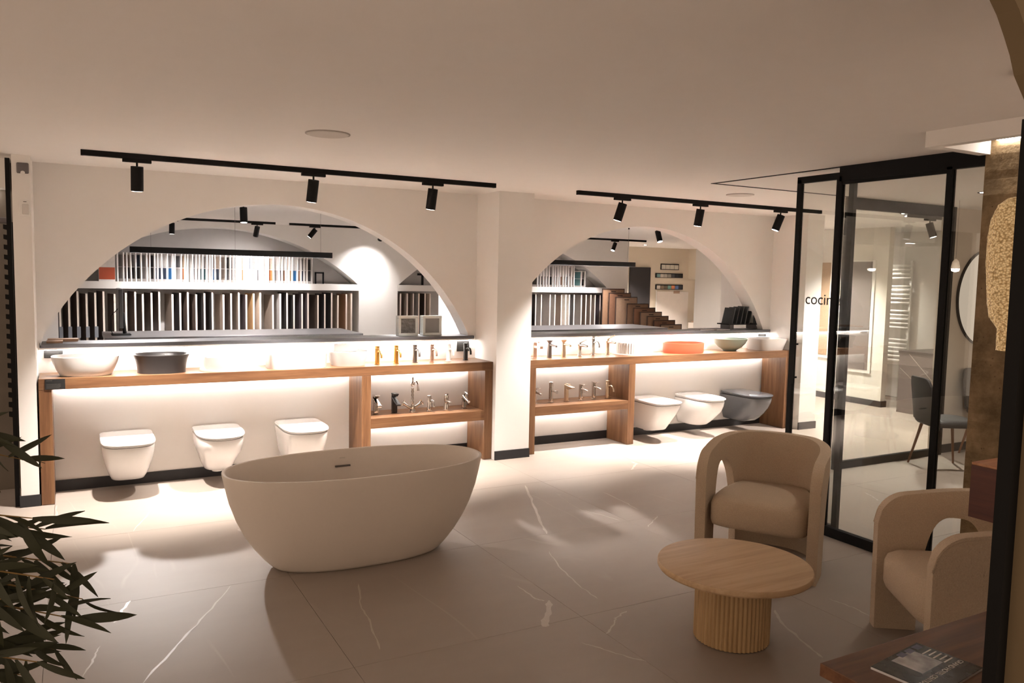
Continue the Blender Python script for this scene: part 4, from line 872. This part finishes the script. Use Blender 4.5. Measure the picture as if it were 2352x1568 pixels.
# tables, stools, monitor, linear lamps
def high_table(x0, x1, y0, y1, label):
    t = thing('work_table', label, 'table', (x0, y0, 0), group='dark work tables'); w, d_ = x1-x0, y1-y0
    box('table_top', DTABLE, (0, 0, 0.925, w, d_, 0.975), t, 0.003)
    box('end_panel', WZ, (w-0.5, 0.03, 0, w-0.03, d_-0.03, 0.925), t); box('end_panel', WZ, (0.03, 0.03, 0, 0.45, d_-0.03, 0.925), t)
    box('apron', BLACK, (0.45, 0.1, 0.80, w-0.5, 0.14, 0.925), t)
high_table(0.525, 3.40, 3.0, 3.98, 'dark-topped work table seen through the left arch')
high_table(5.3, 8.30, 3.05, 3.95, 'dark-topped work table seen through the right arch')
STL = mat('stool_taupe', (0.30, 0.26, 0.24), 0.6)
def stool(x, y, label):
    t = thing('bar_stool', label, 'stool', (x, y, 0), group='bar stools at the work tables')
    MB().lathe([(0.0, 0.66), (0.17, 0.66), (0.19, 0.68), (0.185, 0.71), (0.0, 0.715)], n=28, cap0=False, cap1=False).obj('seat', STL, t, smooth=True)
    v = []; n = 20
    for i in range(n+1):
        a = PI+PI*i/n; zt_ = 0.99-0.20*abs(math.cos(a))**2
        for r_, z in ((0.205, 0.74), (0.205, zt_), (0.185, zt_), (0.185, 0.74)): v.append((r_*math.cos(a), r_*math.sin(a), z))
    f = []
    for i in range(n):
        for q in range(4): a = 4*i+q; b = 4*i+(q+1) % 4; f.append((a, b, b+4, a+4))
    f += [(0, 1, 2, 3), tuple(4*n+q for q in (3, 2, 1, 0))]
    MB().add(v, f).obj('backrest', STL, t, smooth=False)
    for s in (-1, 1): box('back_stay', BLACK, (s*0.19-0.01, -0.03, 0.68, s*0.19+0.01, -0.005, 0.80), t)
    for sx in (-1, 1):
        for sy in (-1, 1): MB().tube([(sx*0.18, sy*0.18, 0), (sx*0.12, sy*0.12, 0.67)], 0.011, 8).obj('leg', BLACK, t)
for x, y, lb in ((1.60, 2.5, 'taupe stool back peeking over the ledge left of the middle'), (2.236, 2.5, 'taupe stool back peeking over the ledge in the middle of the left arch'), (6.15, 2.5, 'stool back peeking over the left half of the right ledge'), (6.95, 2.5, 'stool back peeking over the middle of the right ledge')): stool(x, y, lb)
t = thing('monitor', 'black computer monitor seen edge-on on the work table', 'monitor', (0.70, 3.42, 0.975))
box('stand_foot', BLACK, (-0.10, -0.11, 0, 0.10, 0.11, 0.012), t, 0.004); MB().tube([(0.04, 0, 0.01), (0.02, 0, 0.25)], 0.02, 12).obj('stand_neck', BLACK, t)
box('screen', mat('screen_black', (0.02, 0.02, 0.022), 0.3), (-0.03, -0.28, 0.09, 0.012, 0.28, 0.52), t, 0.006)
MB().tube([(-0.03, -0.1, 0.3), (-0.10, -0.08, 0.22), (-0.10, -0.06, 0.05), (-0.08, -0.05, 0.004)], 0.004, 6).obj('cable', BLACK, t)
for x0, x1, wires, lb in ((0.81, 3.143, (1.03, 1.96, 3.0), 'long black linear pendant lamp seen through the left arch'), (5.4, 7.958, (5.7, 6.6, 7.83), 'long black linear pendant lamp seen through the right arch')):
    t = thing('linear_pendant', lb, 'lamp', ((x0+x1)/2, 3.5, ZC), group='linear pendant lamps'); h = (x1-x0)/2; c = (x0+x1)/2
    MB().box(-h, -0.03, 1.905-ZC, h, -0.025, 1.975-ZC).box(-h, 0.025, 1.905-ZC, h, 0.03, 1.975-ZC).box(-h, -0.025, 1.926-ZC, h, 0.025, 1.975-ZC).box(-h, -0.025, 1.905-ZC, -h+0.006, 0.025, 1.945-ZC).box(h-0.006, -0.025, 1.905-ZC, h, 0.025, 1.945-ZC).obj('housing', BLACK, t); box('diffuser', LINM, (-h+0.008, -0.024, 1.917-ZC, h-0.008, 0.024, 1.925-ZC), t)
    for w_ in wires: MB().tube([(w_-c, 0, 0), (w_-c, 0, 1.975-ZC)], 0.0018, 6).obj('wire', GUN, t); MB().lathe([(0.012, 0), (0.012, -0.02)], (w_-c, 0, 0), 12).obj('wire_anchor', BLACK, t)

# far end seen through the right arch
CREAM = mat('cream_paint', (0.70, 0.62, 0.50), 0.85, var=0.01)
struct(box('wall_far', CREAM, (10.63, 9.5, 0, 15.8, 9.6, ZC)))
struct(box('wall_return', WALL, (10.60, YB+0.3, 0, 10.66, 9.5, ZC)))
struct(box('wall_right_end', WALL, (15.7, -1.6, 0, 15.8, 9.6, ZC)))
struct(box('wall_left_end', WALL, (-2.6, 0.6, 0, -2.5, 9.6, ZC)))
struct(box('wall_far_bulkhead', CREAM, (14.3, 7.9, 1.72, 15.7, 9.5, ZC)))
t = thing('cabinet', 'pale low cabinet with a wooden top in the far corner', 'cabinet', (14.1, 8.6, 0)); box('body', mat('cabinet_pale', (0.55, 0.49, 0.43), 0.6), (0, 0, 0, 1.4, 0.6, 0.62), t); box('wood_top', BRWN, (0.1, -0.01, 0.62, 1.4, 0.6, 0.65), t); box('door_gap', GREYW, (0.5, -0.003, 0.02, 0.508, 0.0, 0.6), t)
t = thing('cove_light', 'thin warm light line under the far bulkhead', 'light', (14.9, 8.0, 1.71)); box('led_strip', STRIPM, (-0.55, 0, -0.004, 0.75, 0.02, 0.0), t); box('profile', WALL, (-0.56, -0.003, 0.0, 0.76, 0.023, 0.008), t)
d1 = box('door_1', mat('far_black_panel', (0.03, 0.027, 0.028), 0.7), (12.39, 9.45, 0, 13.03, 9.498, 2.0)); struct(d1)
t = thing('door', 'white door with small hook plate below the colour swatches', 'door', (13.75, 9.49, 0)); box('leaf', mat('door_white', (0.74, 0.68, 0.62), 0.5), (-0.48, -0.03, 0, 0.55, 0, 1.40), t, 0.004); box('hook_plate', BRWN, (0.05, -0.04, 1.35, 0.25, -0.03, 1.42), t); box('jamb', WALL, (-0.5, -0.02, 0, -0.48, 0, 1.42), t)
def strip(x0, z0, x1, z1, cols, label):
    t = thing('swatch_strip', label, 'colour strip', (x0, 9.5, z0), group='colour swatch strips'); w = x1-x0; h = z1-z0; box('backing', CARD, (0, -0.02, 0, w, 0, h), t)
    n = len(cols)
    for k, c in enumerate(cols):
        if c: box('swatch', mat('chip_%02d%02d%02d' % tuple(int(q*99) for q in c), c, 0.5), (w*(0.03+0.94*k/n)+0.006, -0.026, h*0.1, w*(0.03+0.94*(k+1)/n)-0.006, -0.02, h*0.82), t)
wc = (0.72, 0.68, 0.6)
strip(13.374, 1.954, 13.967, 2.108, [wc]*4, 'black strip with four white swatches, top of three')
strip(13.216, 1.75, 14.108, 1.865, [(0.2, 0.36, 0.38), (0.6, 0.56, 0.5), (0.5, 0.47, 0.42), (0.36, 0.34, 0.3), (0.10, 0.1, 0.11), (0.03, 0.03, 0.04), (0.02, 0.02, 0.02)], 'black strip with grey swatches, middle of three')
strip(13.229, 1.45, 14.123, 1.575, [(0.72, 0.66, 0.58), (0.30, 0.22, 0.15), (0.18, 0.14, 0.10), (0.2, 0.42, 0.36), (0.78, 0.28, 0.12), (0.12, 0.2, 0.42), (0.03, 0.03, 0.04)], 'black strip with coloured swatches, lowest of three')

# ------------------------------------------------------------------ kitchen side seen through the glass
KW = mat('kitchen_wall', (0.70, 0.66, 0.60), 0.85, var=0.01)
struct(box('wall_kitchen_pier', KW, (10.1, 0.6, 0, 10.2, 4.5, ZC)))
struct(box('baseboard_kitchen_pier', BASEB, (10.085, 0.585, 0, 10.21, 4.5, 0.085)))
struct(box('wall_kitchen_back', mat('kitchen_grey', (0.62, 0.58, 0.55), 0.8), (11.25, -1.6, 0, 11.35, 4.5, ZC)))
struct(box('wall_kitchen_right', mat('kitchen_beige', (0.60, 0.54, 0.47), 0.85), (8.02, -1.62, 0, 11.3, -1.50, ZC)))
struct(box('baseboard_kitchen_right', BASEB, (8.015, -1.635, 0, 11.3, -1.619, 0.085)))
def panel(y0, y1, z0, z1, m, label, fm):
    t = thing('wall_panel', label, 'panel', (10.1, (y0+y1)/2, z0), group='sample panels on the kitchen wall'); h = (y1-y0)/2
    box('border', fm, (-0.02, -h-0.045, -0.045, 0, h+0.045, z1-z0+0.02), t); box('face', m, (-0.026, -h, 0, -0.02, h, z1-z0), t)
panel(1.534, 1.962, 0.65, 2.02, mat('woven_panel', (0.36, 0.25, 0.16), 0.8, var=0.25, scale=60), 'brown woven sample panel behind the cocinas lettering', KW)
panel(0.83, 1.30, 0.497, 2.03, mat('grey_panel', (0.15, 0.125, 0.12), 0.5, var=0.1), 'dark grey sample panel left of the towel radiator', WHPL)
t = thing('towel_radiator', 'white ladder towel radiator seen through the glass', 'radiator', (11.21, 1.2, 0.52), 0)
for y in (-0.20, 0.22): box('upright', WHPL, (-0.03, y-0.018, 0, 0.0, y+0.018, 1.55), t)
for k in range(24):
    if k in (6, 7, 13, 19): continue
    MB().tube([(-0.035, -0.20, 0.05+k*0.062), (-0.035, 0.22, 0.05+k*0.062)], 0.019, 10).obj('rung', WHPL, t, smooth=True)
for z in (0.2, 1.35): box('wall_mount', WHPL, (-0.02, -0.03, z, 0.038, 0.03, z+0.04), t)
MARB = stone('dark_marble', (0.10, 0.075, 0.07), (0.17, 0.135, 0.125), (0.6, 0.55, 0.5), 0.35, 0.7, 0.6)
t = thing('marble_island', 'dark brown marble kitchen island with fine white veins', 'island', (9.99, -1.15, 0))
box('body', MARB, (0.0, 0.0, 0, 1.0, 1.42, 0.80), t); box('worktop', mat('island_top', (0.045, 0.03, 0.028), 0.3), (-0.01, -0.01, 0.80, 1.01, 1.43, 0.835), t)
def vl(a, b): MB().tube([a, b], 0.004, 6).obj('white_vein', VEIN, t)
vl((-0.001, 1.40, 0.60), (-0.001, 0.72, 0.10)); vl((-0.001, 1.28, 0.80), (-0.001, 0.62, 0.18))
t = thing('wooden_box', 'small wooden box on the marble island', 'box', (10.4, -0.62, 0.835)); box('carcass', BRWN, (-0.1, -0.14, 0, 0.14, 0.14, 0.24), t, 0.004); box('lid', BRWN, (-0.105, -0.145, 0.24, 0.145, 0.145, 0.255), t)
t = thing('round_mirror', 'large round black-rimmed mirror on the dining room wall', 'mirror', (8.66, -1.62, 1.60), 0)
MB().tube([(0, -0.002, 0), (0, -0.022, 0)], 0.51, 64).obj('rim', BLACK, t); MB().tube([(0, -0.022, 0), (0, -0.026, 0)], 0.497, 64).obj('mirror_glass', mat('mirror', (0.62, 0.66, 0.70), 0.03, 1.0, var=0.0), t)
def dchair(x, y, rz, label):
    t = thing('dining_chair', label, 'chair', (x, y, 0), rz, 'black dining chairs'); cb = mat('chair_black', (0.018, 0.017, 0.018), 0.55); lw = mat('leg_wood', (0.16, 0.07, 0.035), 0.5)
    MB().rings([sup(0.21, 0.21, 4, 36, 0, 0, 0.42), sup(0.225, 0.225, 4, 36, 0, 0, 0.44), sup(0.22, 0.22, 4, 36, 0, 0, 0.48), sup(0.15, 0.15, 4, 36, 0, 0, 0.485)]).obj('seat', cb, t, smooth=True)
    v = []; n = 16
    for i in range(n+1):
        a = -0.95+1.9*i/n; xx = 0.225*math.sin(a*0.98); yy = 0.20+0.04*math.cos(a)*1.5-0.05*(1-math.cos(a)); top = 0.87-0.08*abs(a/0.95)**6
        for (o_, z) in ((0, 0.46), (0.05, top), (0.075, top), (0.03, 0.46)): v.append((xx, yy+o_-0.03, z))
    f = []
    for i in range(n):
        for q in range(4): a = 4*i+q; b = 4*i+(q+1) % 4; f.append((a, b, b+4, a+4))
    f += [(0, 1, 2, 3), tuple(4*n+q for q in (3, 2, 1, 0))]
    MB().add(v, f).obj('backrest', cb, t, bevel=0.008)
    for sx in (-1, 1):
        for sy in (-1, 1): MB().tube([(sx*0.22, sy*0.22, 0), (sx*0.14, sy*0.14, 0.44)], [0.009, 0.016], 10).obj('leg', lw, t)
dchair(7.42, -2.06, 1.07, 'black dining chair with wooden legs nearest the glass partition')
dchair(8.45, -1.93, 0.0, 'black dining chair with its back to the dining room wall')
t = thing('dining_table', 'round marble-topped dining table partly hidden by the concrete column', 'table', (8.25, -2.62, 0))
MB().lathe([(0.60, 0.73), (0.62, 0.735), (0.62, 0.765), (0.61, 0.77)], n=64).obj('table_top', mat('terrazzo_top', (0.5, 0.43, 0.34), 0.35, var=0.4, scale=18), t); MB().lathe([(0.25, 0), (0.25, 0.02), (0.05, 0.05), (0.04, 0.73)], n=32).obj('pedestal', BLACK, t, smooth=True)
t = thing('small_pendant', 'small glowing glass pendant over the dining table', 'lamp', (7.35, -2.10, ZC)); MB().tube([(0, 0, 0), (0, 0, 1.97-ZC)], 0.0015, 6).obj('cord', GUN, t); MB().lathe([(0.01, 0.09), (0.03, 0.06), (0.04, 0.0)], (0, 0, 1.88-ZC), 20).obj('glass_shade', mat('pendant_glass', (0.7, 0.6, 0.5), 0.2), t); MB().lathe([(0.0, -0.03), (0.03, -0.02), (0.035, 0.0), (0, 0.001)], (0, 0, 1.88-ZC), 16, False, False).obj('bulb', mat('bulb_white', (1, 1, 1), 0.5, emit=(1, 0.85, 0.7), es=12), t)
def downlight(x, y, power, label, cone=110):
    t = thing('downlight', label, 'downlight', (x, y, ZC), group='recessed downlights'); MB().lathe([(0.040, -0.001), (0.058, -0.004), (0.060, 0), (0.040, 0)], n=28, cap0=False, cap1=False).obj('trim_ring', BLACK, t); MB().lathe([(0.0, -0.0015), (0.04, -0.0015), (0.04, 0)], n=24, cap0=False, cap1=False).obj('lens', LENS, t)
    l = bpy.data.lights.new('downlight_beam', 'SPOT'); l.energy = power; l.color = WARM; l.spot_size = math.radians(cone); l.spot_blend = 0.8; l.shadow_soft_size = 0.05
    lo = bpy.data.objects.new('downlight_beam', l); COL.objects.link(lo); lo.parent = t; lo.location = (0, 0, -0.02)
downlight(5.233, -3.41, P_KIT*0.10, 'recessed ceiling downlight between the partition and the concrete column')
downlight(8.298, -0.891, P_KIT*1.4, 'recessed ceiling downlight above the kitchen passage')
track(8.32, 9.3, -0.88, 'short black track seen through the glass partition')
spot(8.75, -0.88, (0.12, -0.3, -1), 'black spotlight on the track seen through the glass partition', 60, 'spotlights seen through the glass')
downlight(10.7, 1.6, P_KIT*0.6, 'recessed ceiling downlight before the towel radiator')
downlight(9.3, 1.2, P_KIT*1.6, 'recessed ceiling downlight in front of the sample panels')
downlight(6.9, -2.6, P_KIT*0.35, 'recessed ceiling downlight above the dining chairs')
downlight(12.9, 7.7, P_KIT*1.7, 'recessed ceiling downlight before the far swatch strips')
downlight(12.0, 8.4, P_KIT*1.2, 'recessed ceiling downlight before the far black panel')

# ------------------------------------------------------------------ left edge: black tile rack
t = thing('tile_rack', 'tall black toothed tile rack at the left edge of the view', 'rack', (-0.165, 0.34, 0))
box('upright', BLACK, (0.0, -0.30, 0, 0.028, -0.24, 2.48), t); box('rear_upright', BLACK, (-0.012, 0.0, 0.45, 0.024, 0.05, 2.05), t)
for k in range(20): MB().prism([(0.0, 0.60+k*0.073), (-0.04, 0.612+k*0.073), (-0.04, 0.645+k*0.073), (0.0, 0.64+k*0.073)], 'y', 0.0, 0.04).obj('tooth', BLACK, t)
MB().tube([(-0.13, 0.02, 2.06), (-0.005, 0.02, 2.06)], 0.022, 12).obj('hanger', GREYW, t)
struct(box('wall_left_alcove', mat('alcove_tile', (0.13, 0.105, 0.08), 0.55, var=0.25, scale=5), (-2.5, 0.60, 0, -0.1, 0.64, ZC)))
struct(box('trim_5', CEIL, (-1.2, 0.33, 2.30, -0.17, 0.60, ZC)))
t = thing('cove_light', 'warm cove light at the top of the left alcove', 'light', (-0.7, 0.56, 2.29)); box('led_strip', STRIPM, (-0.4, 0, 0, 0.45, 0.02, 0.005), t); box('profile', WALL, (-0.42, -0.004, 0.004, 0.47, 0.024, 0.0095), t)

# ------------------------------------------------------------------ bamboo plant
def leaf_mesh(k):
    rnd = random.Random(k); n = 7; w = 0.0118*(0.85+0.4*rnd.random()); bend = 0.10+0.5*rnd.random(); L_ = 1.0; v = []; f = []
    for i in range(n+1):
        u = i/n; ww = w*(math.sin(PI*min(1, u*0.94+0.06))**0.75)*(1 if u < 0.97 else 0.2)
        x = 0.155*u; z = -bend*0.11*u*u
        v += [(x, -ww, z+0.0022), (x, 0, z), (x, ww, z+0.0022)]
    for i in range(n): a = 3*i; f += [(a, a+1, a+4, a+3), (a+1, a+2, a+5, a+4)]
    me = bpy.data.meshes.new('leaf'); me.from_pydata(v, [], f); me.materials.append(LEAFM)
    for p in me.polygons: p.use_smooth = True
    return me
LM = [leaf_mesh(k) for k in range(8)]
def bamboo():
    bx, by = -0.28, -4.02
    t = thing('bamboo_plant', 'dark green bamboo plant at the lower left edge', 'plant', (bx, by, 0))
    MB().lathe([(0.12, 0), (0.15, 0.02), (0.18, 0.36), (0.185, 0.38), (0.165, 0.38), (0.16, 0.33)], n=32).obj('pot', mat('pot_grey', (0.15, 0.14, 0.13), 0.6), t)
    rnd = random.Random(11)
    rt = Vector((0.8757, -0.4826, 0.02)); tw = Vector((-0.45, -0.75, 0.48)).normalized()
    def lf(p, th, s):
        upv = tw.cross(rt).normalized()
        dv = (rt*math.cos(th)+upv*math.sin(th)+tw*rnd.uniform(-0.45, 0.35)).normalized()
        nv = tw+Vector((rnd.uniform(-1, 1), rnd.uniform(-1, 1), rnd.uniform(-1, 1)))*0.62; nv = (nv-dv*nv.dot(dv)).normalized()
        o = bpy.data.objects.new('leaf', LM[rnd.randrange(8)]); COL.objects.link(o); o.parent = t
        m = Matrix((dv, nv.cross(dv), nv)).transposed().to_4x4(); m.translation = p; o.matrix_local = m @ Matrix.Scale(s, 4)
    for i in range(5):
        a = 2*PI*i/5; top = 1.35+0.15*rnd.random(); dx, dy = 0.10*math.cos(a), 0.10*math.sin(a)
        MB().tube([(dx*0.6, dy*0.6, 0.33), (dx, dy, 0.8), (dx*1.6, dy*1.6, top)], [0.010, 0.008, 0.004], 8).obj('cane', STEMM, t)
    BR = [(1.32, 0.33, 0.157, 1.226, 9), (1.25, 0.359, 0.304, 1.133, 7), (1.02, 0.427, 0.023, 0.983, 9), (1.05, 0.4, -0.071, 1.045, 8), (0.95, 0.496, 0.031, 0.866, 10), (0.9, 0.516, -0.045, 0.785, 11), (0.92, 0.45, -0.17, 0.898, 10), (0.84, 0.493, -0.093, 0.75, 10), (0.85, 0.389, 0.021, 0.745, 9), (0.98, 0.318, 0.184, 0.837, 9), (0.86, 0.346, -0.118, 0.837, 9), (0.74, 0.442, -0.018, 0.64, 10), (0.68, 0.402, -0.109, 0.651, 10), (0.74, 0.317, 0.107, 0.626, 10), (0.62, 0.357, 0.132, 0.512, 10), (1.0, 0.283, 0.098, 0.936, 8), (0.8, 0.268, 0.086, 0.723, 8), (0.65, 0.296, -0.054, 0.612, 9)]
    for (z0, ex, ey, ez, nl) in BR:
        p0 = Vector((0.05, 0.0, z0)); p1 = Vector((ex, ey, ez)); mid = (p0+p1)/2+Vector((0, 0, 0.03))
        MB().tube([p0, mid, p1], [0.004, 0.003, 0.0015], 6).obj('twig', STEMM, t)
        base = math.atan2(ey, ex)
        for k in range(nl):
            u = 0.35+0.65*k/max(1, nl-1); p = p0*(1-u)**2+mid*2*u*(1-u)+p1*u*u
            lf(p, rnd.uniform(-1.6, 0.6), rnd.uniform(0.62, 1.05))
bamboo()

# the lamp lenses and glowing glass are seen, their beams come from the lamps themselves
for m in bpy.data.materials:
    if m.name in ('lamp_lens_lit', 'lamp_lens_recessed', 'amber_glass', 'bulb_white', 'bulb_glow'): m.cycles.emission_sampling = 'NONE'
